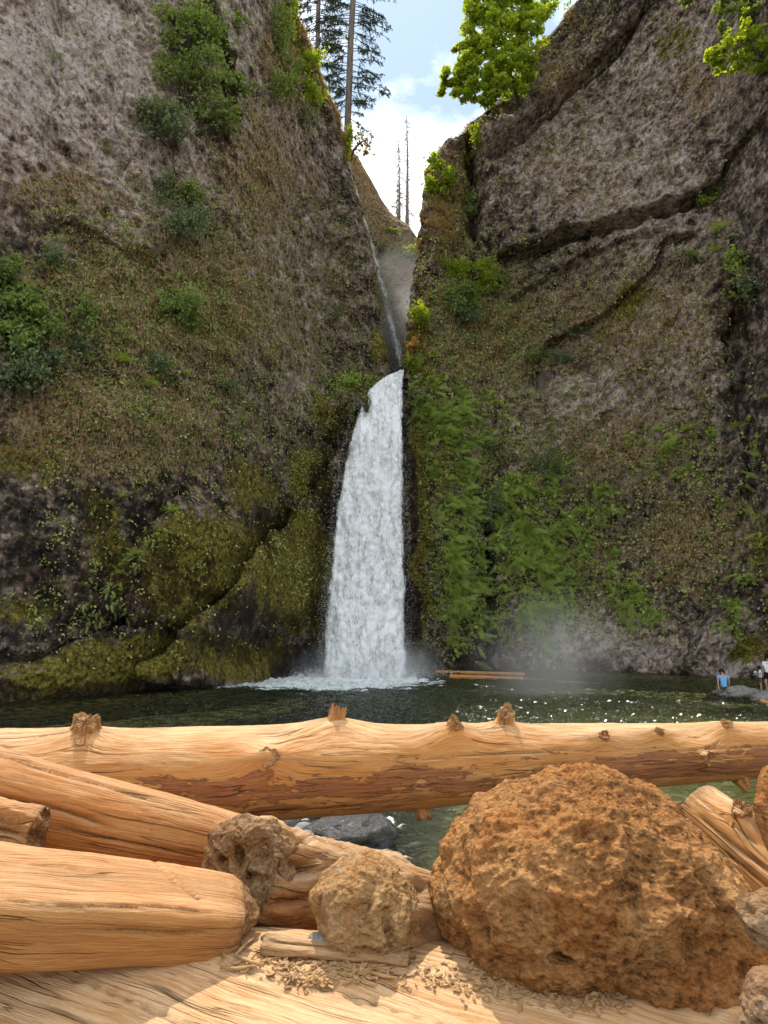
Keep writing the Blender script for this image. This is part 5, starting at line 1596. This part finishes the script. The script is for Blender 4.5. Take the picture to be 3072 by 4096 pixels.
# big log underfoot
A_, B_ = (-3.7, 4.28, 0.79), (3.9, 3.72, 0.76)
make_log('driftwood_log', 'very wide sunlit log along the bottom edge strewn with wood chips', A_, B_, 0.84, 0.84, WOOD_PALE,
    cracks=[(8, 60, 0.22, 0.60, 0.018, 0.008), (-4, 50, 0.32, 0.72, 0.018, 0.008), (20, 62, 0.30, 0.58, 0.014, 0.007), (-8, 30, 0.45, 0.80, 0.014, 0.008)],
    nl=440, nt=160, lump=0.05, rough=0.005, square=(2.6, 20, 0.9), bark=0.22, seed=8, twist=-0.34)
# ---- the huge burl
def burl_material(name, a=(0.38, 0.150, 0.042), b=(0.50, 0.250, 0.090), c_=(0.085, 0.032, 0.011), hi=(0.56, 0.36, 0.18)):
    m = Mat(name)
    co = m.coord('Object')
    n1 = m.noise(co, 2.2, 5, 0.6)
    n2 = m.noise(m.map(co, (1, 1, 1.6)), 19, 6, 0.7)
    n3 = m.noise(m.map(co, (1, 1, 1), (3, 3, 3)), 60, 4, 0.65)
    v = m.voro(co, 42)
    c = m.mix(m.rng(n1, 0.38, 0.62), a, b)
    c = m.mix(m.rng(n2, 0.30, 0.50, 0.95, 0), c, c_)
    c = m.mix(m.rng(n2, 0.55, 0.72, 0, 0.7), c, hi)
    n5 = m.noise(m.map(co, (1, 1, 1), (8, 1, 2)), 3.2, 5, 0.65)
    c = m.mix(m.rng(n5, 0.50, 0.66, 0, 0.6), c, m.mix(1, c, (0.80, 0.92, 1.12), 'MULTIPLY'))
    c = m.mix(m.rng(n5, 0.46, 0.34, 0, 0.55), c, m.mix(1, c, (0.75, 0.58, 0.45), 'MULTIPLY'))
    rot = m.attr('rot')
    c = m.mix(m.math('MULTIPLY', rot, 0.85, clamp=True), c, m.mix(m.rng(n2, 0.35, 0.6), (0.05, 0.020, 0.008), (0.42, 0.19, 0.06)))
    h = m.math('ADD', m.math('MULTIPLY', n2, 1.0), m.math('MULTIPLY', n3, 0.5))
    h = m.math('ADD', h, m.math('MULTIPLY', v, -0.5))
    return m.done(m.bsdf(c, 0.9, m.bump(h, 1.0, 0.035), 0.12))
BURL = burl_material('burl_wood')
BURL_GREY = burl_material('grey_root_wood', (0.30, 0.17, 0.085), (0.42, 0.28, 0.165), (0.10, 0.05, 0.022), (0.50, 0.37, 0.25))

def lump(name, label, cpx, cpy, y, outline, depth, mat, nu=420, nv=300, seed=1, big=0.10, mid=0.05, fine=0.014, pits=(), cat='burl', tilt=0.0, streak=0.0, ridge=0.0, facet=0.0, shrink=0.0, parent=None):
    """a solid lump whose silhouette radius is given by photo points round its centre"""
    c = W(cpx, cpy, y)
    k = float(c[1] * CP + (c[2] - CAMZ) * SP) / FPX
    an = np.array([math.atan2(-(b - cpy), a - cpx) for a, b in outline]); rd = np.array([math.hypot(a - cpx, b - cpy) for a, b in outline]) * k
    o_ = np.argsort(an); an, rd = an[o_], rd[o_]
    an = np.concatenate([an - 2 * math.pi, an, an + 2 * math.pi]); rd = np.tile(rd, 3)
    th = np.linspace(0, 2 * math.pi, nu + 1)                   # round the outline
    ph = np.linspace(-math.pi / 2, math.pi / 2, nv)             # back to front
    PH, TH = np.meshgrid(ph, th, indexing='ij')
    rr = np.interp((TH + math.pi) % (2 * math.pi) - math.pi, an, rd)
    # smooth the outline a little
    cf = np.cos(PH) ** 0.75
    P = np.stack([rr * np.cos(TH) * cf, -depth * np.sin(PH), rr * np.sin(TH) * cf], -1).reshape(-1, 3)
    P[:, 1] += tilt * P[:, 2]
    nrm = P / np.array((rd.mean(), depth, rd.mean())) ** 2
    nrm /= np.linalg.norm(nrm, axis=1)[:, None] + 1e-9
    q = P + seed * 7.7
    wrp = q + 0.12 * np.stack([perlin(q * 3), perlin(q * 3 + 9), perlin(q * 3 + 19)], 1)
    wd1, wd2, wcid = worley(wrp * 2.1)
    n = facet * (wcid - 0.5) * sstep(0.0, 0.35, wd2 - wd1) - shrink + big * fbm(wrp * 1.5, 3) + mid * fbm(wrp * 4.5, 4, ridged=True) + mid * 0.5 * fbm(wrp * 6 + 40, 3, billow=True)
    sc = np.array((14, 14, 14)) if not streak else np.array((26, 26, 6))
    n += fine * fbm(q * sc, 4, ridged=True) + fine * 1.3 * fbm(q * 30, 3)
    d1, d2, cid = worley(wrp * 9)
    n -= 0.03 * (cid > 0.84) * (1 - sstep(0.1, 0.5, d1))
    if ridge: n += ridge * np.sin(wrp[:, 2] * 55 + 6 * perlin(wrp * 2.5))
    rot = np.clip(0.9 * sstep(0.01, -0.09, n), 0, 1)
    for a, b, rx, ry, ang, dep in pits:
        ca, sa = math.cos(math.radians(ang)), math.sin(math.radians(ang))
        X, Z = (a - cpx) * k, -(b - cpy) * k
        u = (P[:, 0] - X) * ca + (P[:, 2] - Z) * sa
        v = -(P[:, 0] - X) * sa + (P[:, 2] - Z) * ca
        jw = 0.7 + 0.6 * fbm(q * 8, 3)
        g = np.exp(-(((u / (rx * k)) ** 2 + (v / (ry * k)) ** 2) / jw.clip(0.3)) ** 2) * (P[:, 1] < 0.1)
        n -= dep * g
        rot = np.maximum(rot, g * (1 if dep > 0 else 0))
    P = P + nrm * n[:, None]
    F = grid_faces(nv, nu + 1)
    N0 = np.cross(P[F[5000 % len(F), 1]] - P[F[5000 % len(F), 0]], P[F[5000 % len(F), 3]] - P[F[5000 % len(F), 0]])
    if N0.dot(P[F[5000 % len(F), 0]]) < 0: F = F[:, ::-1].copy()
    o = obj(name, P, F, mat, attrs={'rot': rot})
    o.location = tuple(c)
    if parent is None:
        tag(o, label, cat)
    else:
        bpy.context.view_layer.update()
        o.parent = parent
        o.matrix_parent_inverse = parent.matrix_world.inverted()
    return o

lump('root_burl', 'huge rounded burl of crumbly orange wood filling the lower right', 2365, 3605, 4.42,
     [(1690, 3560), (1715, 3500), (1770, 3420), (1800, 3325), (1875, 3240), (1970, 3170), (2080, 3118), (2150, 3095), (2250, 3078), (2340, 3078), (2430, 3085), (2520, 3110), (2610, 3135), (2695, 3170), (2765, 3230), (2830, 3305), (2905, 3410), (2965, 3500), (3010, 3580), (2995, 3690), (3020, 3790), (3040, 3890), (3010, 3980), (2950, 4030), (2850, 4030), (2700, 3990), (2560, 3950), (2400, 3905), (2250, 3860), (2100, 3830), (1950, 3830), (1840, 3830), (1760, 3740), (1710, 3660)],
     0.80, BURL, nu=460, nv=330, seed=1, big=0.12, mid=0.038, fine=0.014, facet=0.12, shrink=0.06,
     pits=[(2110, 3605, 45, 18, -15, 0.14), (2225, 3225, 55, 26, 10, 0.05), (1790, 3640, 40, 70, 0, 0.08), (2890, 3790, 60, 140, -35, 0.20), (2790, 3720, 35, 90, 15, 0.15), (2640, 3820, 60, 90, 30, 0.12), (2560, 3560, 40, 90, 10, 0.05), (2680, 3420, 25, 110, 25, 0.06), (2900, 3960, 50, 90, 20, 0.10), (2420, 3900, 70, 30, -20, 0.08), (1850, 3560, 40, 60, 0, 0.05), (2330, 3380, 60, 25, 20, 0.04)])
STUMPM = burl_material('splintered_wood', (0.25, 0.12, 0.045), (0.40, 0.235, 0.11), (0.055, 0.025, 0.012), (0.52, 0.39, 0.26))
STUBM = burl_material('worn_wood', (0.42, 0.215, 0.080), (0.52, 0.315, 0.140), (0.16, 0.07, 0.025), (0.58, 0.43, 0.26))
lump('splintered_end', '', 985, 3470, 4.72, [(812, 3410), (830, 3345), (880, 3305), (930, 3290), (985, 3318), (1040, 3288), (1095, 3292), (1140, 3330), (1172, 3400), (1180, 3480), (1160, 3560), (1090, 3615), (1010, 3655), (930, 3600), (870, 3545), (822, 3480)], 0.17, STUMPM, 190, 130, 5, 0.05, 0.06, 0.016,
     pits=[(965, 3400, 30, 55, 20, 0.10), (1030, 3450, 22, 60, -20, 0.10), (905, 3420, 22, 40, 40, 0.07), (920, 3560, 40, 26, 30, 0.07), (1080, 3380, 22, 50, 10, 0.06), (1010, 3560, 40, 22, -30, 0.06)], streak=1.0, facet=0.10, shrink=0.02, parent=STUMP)
lump('worn_end', '', 1475, 3635, 4.25, [(1268, 3570), (1300, 3510), (1370, 3458), (1450, 3428), (1540, 3446), (1610, 3488), (1665, 3560), (1690, 3650), (1675, 3740), (1630, 3800), (1500, 3818), (1400, 3808), (1330, 3778), (1288, 3690)], 0.30, STUBM, 190, 130, 7, 0.06, 0.030, 0.010,
     pits=[(1440, 3560, 90, 26, 25, 0.03), (1560, 3640, 26, 70, 10, 0.04), (1480, 3720, 60, 22, -10, 0.03), (1310, 3620, 22, 60, 0, 0.04)], facet=0.10, shrink=0.03, parent=STUB)
lump('root_lump', 'grey furrowed root knob poking in at the right edge', 3060, 3680, 3.5, [(2968, 3650), (2985, 3615), (3040, 3590), (3120, 3580), (3180, 3640), (3180, 3740), (3110, 3790), (3040, 3770), (2990, 3720)], 0.11, BURL_GREY, 130, 90, 3, 0.015, 0.010, 0.006, cat='root', ridge=0.006)
lump('root_lump', 'crumbly brown root knob in the bottom right corner', 3080, 4010, 3.1, [(2990, 4060), (2995, 3960), (3020, 3910), (3090, 3880), (3160, 3950), (3170, 4080), (3120, 4180), (3010, 4180), (2980, 4120)], 0.12, BURL_GREY, 130, 90, 4, 0.03, 0.02, 0.008, cat='root')
lump('driftwood_root', 'dark upright root standing at the right edge over green water', 3085, 3250, 5.2, [(3050, 3320), (3036, 3250), (3046, 3180), (3058, 3130), (3075, 3080), (3110, 3070), (3140, 3150), (3150, 3260), (3140, 3400), (3100, 3440), (3072, 3390)], 0.10, BURL, 110, 80, 6, 0.02, 0.016, 0.008, cat='root', streak=1.0)

# ---- chips, splinters and sticks on the bottom log
from mathutils.bvhtree import BVHTree
deps = bpy.context.evaluated_depsgraph_get()
deps.update()
bottom = [o for o in COL.objects if o.get('label', '').startswith('very wide sunlit log')][0]
bm_M = np.array(bottom.matrix_world)
nv_ = len(bottom.data.vertices); vv = np.empty(nv_ * 3, np.float32); bottom.data.vertices.foreach_get('co', vv)
BW = np.c_[vv.reshape(-1, 3), np.ones(nv_)] @ bm_M.T
BW = BW[:, :3]
fp_ = np.empty(len(bottom.data.loops), np.int32); bottom.data.loops.foreach_get('vertex_index', fp_)
bvh = BVHTree.FromPolygons([tuple(v) for v in BW], fp_.reshape(-1, 4).tolist())
def on_log(px, py):
    d = W(px, py, 5.0) - np.array((0, 0, CAMZ))
    h = bvh.ray_cast(Vector((0, 0, CAMZ)), Vector(d).normalized())
    if h[0] is None: return None, None
    n = np.array(h[1]) * (1 if h[1].z > 0 else -1) + np.array((0, 0, 1.2))
    return np.array(h[0]), n / np.linalg.norm(n)

CHIP = wood_material('wood_chips', (0.50, 0.30, 0.13), (0.40, 0.21, 0.075), (0.20, 0.09, 0.035), 0.0, lit_top=(0.55, 0.38, 0.21), crack=0.0)
rc_ = np.random.default_rng(33)
def chip_geo(L, w, t, r):
    n = 5
    xs = np.linspace(-0.5, 0.5, n) * L
    V = []
    for i, x in enumerate(xs):
        ww = w * (1 - 0.75 * abs(2 * i / (n - 1) - 1) ** 2) * (0.92 + 0.16 * r.random())
        dz = 0.03 * L * (r.random() - 0.5)
        V += [(x, -ww / 2, -t / 2 + dz), (x, ww / 2, -t / 2 + dz), (x, ww / 2, t / 2 + dz), (x, -ww / 2, t / 2 + dz)]
    F = [(0, 3, 2, 1), (16, 17, 18, 19)]
    for i in range(n - 1):
        for k in range(4):
            F.append((i * 4 + k, i * 4 + (k + 1) % 4, i * 4 + 4 + (k + 1) % 4, i * 4 + 4 + k))
    return np.array(V), F
def chip_frame(N, r, tilt=0.35):
    N = N + r.normal(size=3) * tilt; N /= np.linalg.norm(N)
    X = r.normal(size=3) + np.array((0.8, -0.25, 0)); X -= N * X.dot(N); X /= np.linalg.norm(X)
    return np.stack([X, np.cross(N, X), N], 1)
areas = [(1150, 3850, 170, 40, 0.5), (1330, 3880, 160, 30, 0.4), (1500, 3900, 180, 25, .3), (1250, 3800, 120, 25, .3), (1950, 3930, 120, 40, 0.5), (2150, 3960, 160, 30, 0.4), (2350, 4010, 160, 30, 0.4), (1800, 3900, 200, 40, 0.4), (1250, 3930, 80, 20, .3)]
CV, CF, off = [], [], 0
for j in range(1300):
    a = areas[rc_.integers(len(areas))]
    p, N = on_log(a[0] + rc_.normal() * a[2] * 0.7, a[1] + rc_.normal() * a[3] * 0.9)
    if p is None: continue
    L = 0.010 + 0.042 * rc_.random() ** 2.4
    V, F = chip_geo(L, L * (0.25 + 0.4 * rc_.random()), L * 0.15, rc_)
    CV.append(V @ chip_frame(N, rc_).T + p + N * 0.008); CF += [tuple(i + off for i in f) for f in F]; off += len(V)
CVa = np.concatenate(CV)
tag(obj('wood_chips', CVa, CF, CHIP, attrs={'gco': CVa * np.array((1, 1, 1)), 'rot': np.zeros(len(CVa)), 'bark': np.zeros(len(CVa))}, smooth=False), 'litter of wood chips on the bottom log', kind='stuff')
CHM = []
for j in range(5):
    V, F = chip_geo(1.0, 0.16 + 0.05 * j, 0.06, rc_)
    CHM.append(mesh_data('splinter', V, F, CHIP, {'gco': V * 0.2, 'rot': np.zeros(len(V)), 'bark': np.zeros(len(V))}, False))
for j in range(70):
    a = areas[j % 6]
    p, N = on_log(a[0] + rc_.normal() * a[2] * 0.8, a[1] + rc_.normal() * a[3] * 0.9)
    if p is None: continue
    o = bpy.data.objects.new('splinter', CHM[j % 5]); COL.objects.link(o)
    s = 0.04 + 0.06 * rc_.random() ** 1.5
    M = Matrix(chip_frame(N, rc_, 0.2).tolist()).to_4x4() @ Matrix.Diagonal((s, s, s, 1)); M.translation = Vector(p + N * 0.012)
    o.matrix_world = M
    tag(o, 'wood splinter lying among the chips on the bottom log', 'splinter', 'wood splinters on the bottom log')
for pts, rad, lab in (([(940, 3838), (985, 3790), (1030, 3760)], 0.007, 'bent pale twig standing on the chips beside the slab log'), ([(945, 3840), (1000, 3862), (1055, 3880)], 0.009, 'short pale stick lying by the bent twig'),
                      ([(880, 3885), (950, 3892), (1010, 3880)], 0.008, 'split stick at the edge of the sunlit patch'), ([(1480, 3905), (1530, 3920), (1590, 3930)], 0.008, 'flat stick on the sunny side of the chips')):
    P_ = []
    for i, (a, b2) in enumerate(pts):
        p, N = on_log(a, b2)
        if p is None: p, N = on_log(a, 3890); p = p + np.array((0, 0, 0.04))
        P_.append(p + np.array((0, 0, 0.02)))
    V, F = tube(P_, (rad, rad * 1.1, rad * 0.7), 7)
    tag(obj('stick', V, F, CHIP, attrs={'gco': V, 'rot': np.zeros(len(V)), 'bark': np.zeros(len(V))}), lab, 'stick')
# strip of broken board by the stub log
A_, B_ = on_log(1060, 3800)[0], on_log(1640, 3850)[0]
if A_ is not None and B_ is not None:
    make_log('bark_slab', 'flat strip of split wood lying between the slab log and the stub log', A_ + (0, 0, 0.03), B_ + (0, 0, 0.02), 0.075, 0.05, WOOD_GREY, cracks=[(40, 40, 0, 0.9, 0.02, 0.008)], lump=0.25, rough=0.014, square=(2.5, 0, 0.45), endA=(0.05, 0.02), endB=(0.05, 0.02), bark=0.2, seed=12, nt=90)

# ================================================================ ROCKS
def rock_mat(name, a, b, rough=0.8, wet=False, moss=0.0):
    m = Mat(name)
    co = m.coord('Object')
    n = m.noise(co, 3.5, 6, 0.65); n2 = m.noise(co, 16, 5, 0.65)
    c = m.mix(m.rng(m.math('ADD', m.math('MULTIPLY', n, 0.55), m.math('MULTIPLY', n2, 0.45)), 0.36, 0.64), a, b)
    if moss:
        geo = m.new('ShaderNodeNewGeometry'); sp = m.new('ShaderNodeSeparateXYZ'); m.put(geo.outputs['Normal'], sp.inputs[0])
        mm = m.rng(m.math('ADD', n, m.math('MULTIPLY', sp.outputs[2], -0.12)), 0.50, 0.58, 0, moss)
        c = m.mix(mm, c, (0.15, 0.16, 0.025))
    return m.done(m.bsdf(c, rough, m.bump(m.math('ADD', n2, n), 0.8, 0.06), 0.5 if wet else 0.25))
ROCK_GREY = rock_mat('grey_rock', (0.10, 0.09, 0.082), (0.34, 0.31, 0.285), 0.8, moss=0.9)
ROCK_WET = rock_mat('wet_rock', (0.014, 0.013, 0.012), (0.055, 0.052, 0.050), 0.38, True, moss=0.35)
COBBLE = rock_mat('cobble_stone', (0.18, 0.165, 0.15), (0.34, 0.32, 0.30), 0.7)

def rock(name, label, c, rad, mat, seed, amp=0.35, n=(44, 30), cat='rock', group=None, facet=0.5):
    nu, nv = n
    th = np.linspace(0, 2 * math.pi, nu + 1)[:-1]; ph = np.linspace(-math.pi / 2, math.pi / 2, nv)
    PH, TH = np.meshgrid(ph, th, indexing='ij')
    D = np.stack([np.cos(PH) * np.cos(TH), np.cos(PH) * np.sin(TH), np.sin(PH)], -1).reshape(-1, 3)
    q = D * 1.4 + seed * 5.1
    r = 1 + amp * fbm(q, 4) + amp * 0.3 * fbm(q * 3, 3, ridged=True)
    d1, d2, cid = worley(q * 1.3)
    r += facet * 0.25 * (cid - 0.5) * sstep(0, 0.3, d2 - d1)
    V = D * r[:, None] * np.array(rad)
    F = [(j * nu + i, j * nu + (i + 1) % nu, (j + 1) * nu + (i + 1) % nu, (j + 1) * nu + i) for j in range(nv - 1) for i in range(nu)]
    o = obj(name, V, F, mat); o.location = tuple(c)
    tag(o, label, cat, group)
    return o
def rk(px, py, wpx, hpx, z0, **kw):
    c = G(px, py, z0); k = float(c[1]) / FPX
    return c, (wpx / 2 * k, wpx / 2 * k * 0.8, hpx / 2 * k)
for px, py, w, h, z, mat, lab, sd, amp, cat in (
    (1410, 3345, 330, 170, .15, ROCK_WET, 'broad wet grey boulder in the stream under the long pale log', 1, .35, 'rock'),
    (1250, 3375, 130, 110, .05, ROCK_WET, 'dark wet rock left of the broad boulder', 2, .4, 'rock'),
    (1360, 3240, 300, 50, .0, ROCK_WET, 'low dark rock shelf awash behind the broad boulder', 3, .5, 'rock'),
    (1130, 3275, 120, 80, .25, COBBLE, 'smooth pale boulder right under the pale log', 4, .12, 'rock'),
    (1215, 3322, 80, 58, .22, COBBLE, 'round tan cobble beside the smooth pale boulder', 5, .1, 'cobble'),
    (1223, 3350, 62, 54, .28, COBBLE, 'round grey cobble leaning on the round tan cobble', 6, .1, 'cobble'),
    (1288, 3400, 66, 50, .2, ROCK_WET, 'dark rounded cobble in front of the broad boulder', 7, .12, 'cobble'),
    (1180, 3390, 60, 40, .3, COBBLE, 'small half hidden cobble behind the splintered stump', 8, .1, 'cobble'),
    (1500, 3420, 120, 60, .0, ROCK_WET, 'small dark wet rock right of the broad boulder', 9, .4, 'rock'),
    (1585, 3320, 90, 40, -.05, ROCK_WET, 'black rock awash in the current right of the broad boulder', 10, .4, 'rock'),
    (2965, 2780, 150, 62, .10, ROCK_GREY, 'large mossy grey boulder in front of the people', 11, .35, 'rock'),
    (2890, 2775, 70, 42, .05, ROCK_GREY, 'mossy low rock that the man in blue sits on', 12, .3, 'rock'),
    (3055, 2800, 90, 50, .05, ROCK_GREY, 'dark mossy rock at the right edge in front of the child', 13, .4, 'rock'),
    (3035, 2775, 60, 26, .2, ROCK_GREY, 'broken grey rocks beneath the feet of the child', 14, .45, 'rock'),
    (3110, 2785, 120, 60, .2, ROCK_GREY, 'rock ledge leaving the picture at the right edge', 15, .4, 'rock'),
    (2845, 2795, 70, 16, -.05, ROCK_WET, 'flat submerged rock left of the mossy boulder', 16, .3, 'rock')):
    c, r_ = rk(px, py, w, h, z)
    rock('rock' if cat == 'rock' else 'cobble', lab, c, r_, mat, sd, amp, cat=cat)
p, N = on_log(1285, 3790)
if p is not None:
    rock('rock_chip', 'small angular grey stone lying on the wood chips', p + N * 0.03, (0.08, 0.05, 0.04), COBBLE, 31, 0.4, (20, 14), cat='stone')

# ---- driftwood afloat in the pool
for (a, b_, ra, rb_, lab, y) in (((1742, 2688), (2100, 2694), .20, .13, 'long red brown log afloat at the far side of the pool', 47.5), ((1800, 2708), (2095, 2716), .16, .12, 'half sunken log in front of the long red brown log', 44.5), ((2105, 2716), (2392, 2736), .05, .03, 'thin pole floating right of the sunken logs', 42.0)):
    A_ = G(*a, 0.12 if ra > .1 else 0.05); B_ = G(*b_, 0.10 if ra > .1 else 0.05)
    if A_[1] > 49: A_ = A_ * np.array((48.6 / A_[1], 48.6 / A_[1], 1)); B_ = B_ * np.array((47.2 / B_[1], 47.2 / B_[1], 1))
    make_log('floating_log', lab, A_, B_, ra, rb_, WOOD_ORANGE, lump=0.1, rough=0.01, nt=40, nl=120, bark=0.5, seed=20 + int(a[1]))
A_, B_ = G(3040, 2806, 0.35), G(3200, 2830, 0.2)
make_log('driftwood_log', 'thin pale driftwood pole on the rocks at the right edge', A_, B_, 0.07, 0.06, WOOD_PALE, nt=24, nl=60, seed=40)

# ================================================================ PEOPLE
def cloth(name, col):
    m = Mat(name); co = m.coord('Object')
    return m.done(m.bsdf(col, 0.85, m.bump(m.noise(co, 14, 3), 0.4, 0.02), 0.15))
SKIN = cloth('skin', (0.42, 0.25, 0.17)); HAIR = cloth('dark_hair', (0.012, 0.010, 0.009)); TEE_BLUE = cloth('blue_cotton', (0.16, 0.36, 0.66)); TEE_WHITE = cloth('white_cotton', (0.72, 0.73, 0.74)); TEE_CREAM = cloth('cream_cotton', (0.70, 0.67, 0.60)); SHORT_BLACK = cloth('black_shorts', (0.012, 0.012, 0.014)); SHORT_GREY = cloth('grey_shorts', (0.10, 0.085, 0.075)); TOY_BLUE = cloth('pale_blue_plastic', (0.36, 0.62, 0.72))

def skin_mesh(name, verts, edges, radii, mat, parent=None, root=0, sub=2):
    m = bpy.data.meshes.new(name)
    m.from_pydata([tuple(v) for v in verts], edges, [])
    o = bpy.data.objects.new(name, m); COL.objects.link(o)
    if parent is not None: o.parent = parent
    md = o.modifiers.new('skin', 'SKIN')
    if not m.skin_vertices: 
        bpy.context.view_layer.objects.active = o
    sv = m.skin_vertices[0].data if m.skin_vertices else None
    if sv is None:
        raise RuntimeError('no skin layer')
    for i, r in enumerate(radii):
        sv[i].radius = (r, r) if not isinstance(r, tuple) else r
        sv[i].use_root = (i == root)
    md.use_smooth_shade = True
    sb = o.modifiers.new('subdivision', 'SUBSURF'); sb.levels = sub; sb.render_levels = sub
    m.materials.append(mat)
    return o

def person(label, base, H, face, J, shirt, shorts, sleeve=0.55, hem=0.0, hat=False, shirt_len=None):
    """J: joint positions in units of the standing height, x to the right, y away from where the person faces, z up"""
    root = empty('person', base); root.rotation_euler = (0, 0, face)
    tag(root, label, 'person')
    P = {k: np.array(v, float) * H for k, v in J.items()}
    names = ['pelvis', 'waist', 'chest', 'neck', 'chin', 'head', 'crown_pt', 'shL', 'elL', 'wrL', 'haL', 'shR', 'elR', 'wrR', 'haR', 'hipL', 'knL', 'anL', 'toL', 'hipR', 'knR', 'anR', 'toR']
    P['chin'] = P['neck'] * 0.45 + P['head'] * 0.55
    P['crown_pt'] = P['head'] + (P['head'] - P['neck']) * 0.42
    ed = [('pelvis', 'waist'), ('waist', 'chest'), ('chest', 'neck'), ('neck', 'chin'), ('chin', 'head'), ('head', 'crown_pt'), ('chest', 'shL'), ('shL', 'elL'), ('elL', 'wrL'), ('wrL', 'haL'), ('chest', 'shR'), ('shR', 'elR'), ('elR', 'wrR'), ('wrR', 'haR'), ('pelvis', 'hipL'), ('hipL', 'knL'), ('knL', 'anL'), ('anL', 'toL'), ('pelvis', 'hipR'), ('hipR', 'knR'), ('knR', 'anR'), ('anR', 'toR')]
    rad = dict(pelvis=(.080, .062), waist=(.068, .055), chest=(.078, .060), neck=.030, chin=.038, head=.052, crown_pt=.036, shL=.034, elL=.023, wrL=.017, haL=.017, shR=.034, elR=.023, wrR=.017, haR=.017, hipL=.052, knL=.033, anL=.022, toL=.018, hipR=.052, knR=.033, anR=.022, toR=.018)
    sc = lambda r: tuple(x * H for x in r) if isinstance(r, tuple) else r * H
    skin_mesh('body', [P[n] for n in names], [(names.index(a), names.index(b)) for a, b in ed], [sc(rad[n]) for n in names], SKIN, root)
    # shirt
    lo = P['pelvis'] + (P['pelvis'] - P['waist']) * hem
    se = lambda s: P['sh' + s] + (P['el' + s] - P['sh' + s]) * sleeve
    sv = [lo, P['pelvis'], P['waist'], P['chest'], P['chest'] * 0.25 + P['neck'] * 0.75, P['shL'], se('L'), P['shR'], se('R')]
    skin_mesh('shirt', sv, [(0, 1), (1, 2), (2, 3), (3, 4), (3, 5), (5, 6), (3, 7), (7, 8)], [sc(r) for r in ((.094, .075), (.092, .073), (.082, .068), (.090, .072), .045, .046, .042, .046, .042)], shirt, root, root=2)
    th = lambda s: P['hip' + s] + (P['kn' + s] - P['hip' + s]) * 0.8
    skin_mesh('shorts', [P['pelvis'], P['hipL'], th('L'), P['hipR'], th('R')], [(0, 1), (1, 2), (0, 3), (3, 4)], [sc(r) for r in ((.086, .069), .062, .052, .062, .052)], shorts, root)
    # hair as a cap on the head
    h = P['head']; up = P['crown_pt'] - h; back = np.array((0, 0.020, 0)) * H
    skin_mesh('hair', [h + back * 0.9 - up * 0.15, h + back * 0.6 + up * 0.55, P['crown_pt'] + back * 0.2], [(0, 1), (1, 2)], [sc(r) for r in (.050, .056, .042)], HAIR, root, root=1)
    # nose, ears
    f = np.array((0, -1, 0))
    n_ = h - up * 0.15 + f * 0.058 * H
    skin_mesh('nose', [n_ + up * 0.2, n_ - up * 0.15 + f * 0.01 * H], [(0, 1)], [sc(.006), sc(.010)], SKIN, root, sub=1)
    return root

stand = dict(pelvis=(0, 0, .52), waist=(0, 0, .60), chest=(0, 0, .73), neck=(0, 0, .83), head=(0, -.012, .915), shL=(-.105, 0, .79), elL=(-.135, .02, .63), wrL=(-.13, -.03, .49), haL=(-.13, -.05, .43), shR=(.105, 0, .79), elR=(.135, .02, .63), wrR=(.13, -.03, .49), haR=(.13, -.05, .43),
             hipL=(-.055, 0, .49), knL=(-.06, -.01, .28), anL=(-.06, .01, .04), toL=(-.065, -.09, .015), hipR=(.055, 0, .49), knR=(.06, -.01, .28), anR=(.06, .01, .04), toR=(.065, -.09, .015))
# seated man, back to the camera (faces +Y)
sit = dict(pelvis=(0, 0, .06), waist=(0, -.01, .15), chest=(0, -.035, .28), neck=(0, -.06, .38), head=(0, -.105, .435), shL=(-.115, -.04, .34), elL=(-.15, -.02, .18), wrL=(-.15, -.07, .05), haL=(-.14, -.12, .01), shR=(.115, -.04, .34), elR=(.15, -.0, .18), wrR=(.145, .02, .04), haR=(.15, .05, 0.0),
           hipL=(-.06, -.03, .05), knL=(-.08, -.27, .07), anL=(-.07, -.29, -.17), toL=(-.07, -.37, -.19), hipR=(.06, -.03, .05), knR=(.08, -.27, .07), anR=(.07, -.29, -.17), toR=(.07, -.37, -.19))
p = G(2897, 2756, 0.36); p[1] += 0.0
person('man in a light blue t-shirt sitting on a low rock with his back turned', p, 1.74, math.pi - 0.1, sit, TEE_BLUE, SHORT_GREY)
# child holding a blue net or paddle
ch = dict(stand); ch.update(elR=(.14, -.06, .66), wrR=(.10, -.22, .64), haR=(.09, -.27, .65), head=(0, -.02, .91))
cb = G(3046, 2766, 0.30)
person('child in a long cream t-shirt holding a pale blue round toy', cb, 1.16, -math.pi / 2 - 0.35, ch, TEE_CREAM, SHORT_GREY, 0.75, 0.55)
t = skin_mesh('toy', [W(3016, 2687, cb[1]), W(3022, 2690, cb[1]), W(3030, 2694, cb[1])], [(0, 1), (1, 2)], [0.09, 0.07, 0.02], TOY_BLUE, sub=2)
tag(t, 'pale blue round toy held up by the child', 'toy')
ad = dict(stand); ad.update(knL=(-.07, -.06, .28), anL=(-.07, .04, .05))
person('adult in a white t-shirt and black shorts at the right edge', G(3080, 2768, 0.35), 1.62, -math.pi / 2 + 0.9, ad, TEE_WHITE, SHORT_BLACK)
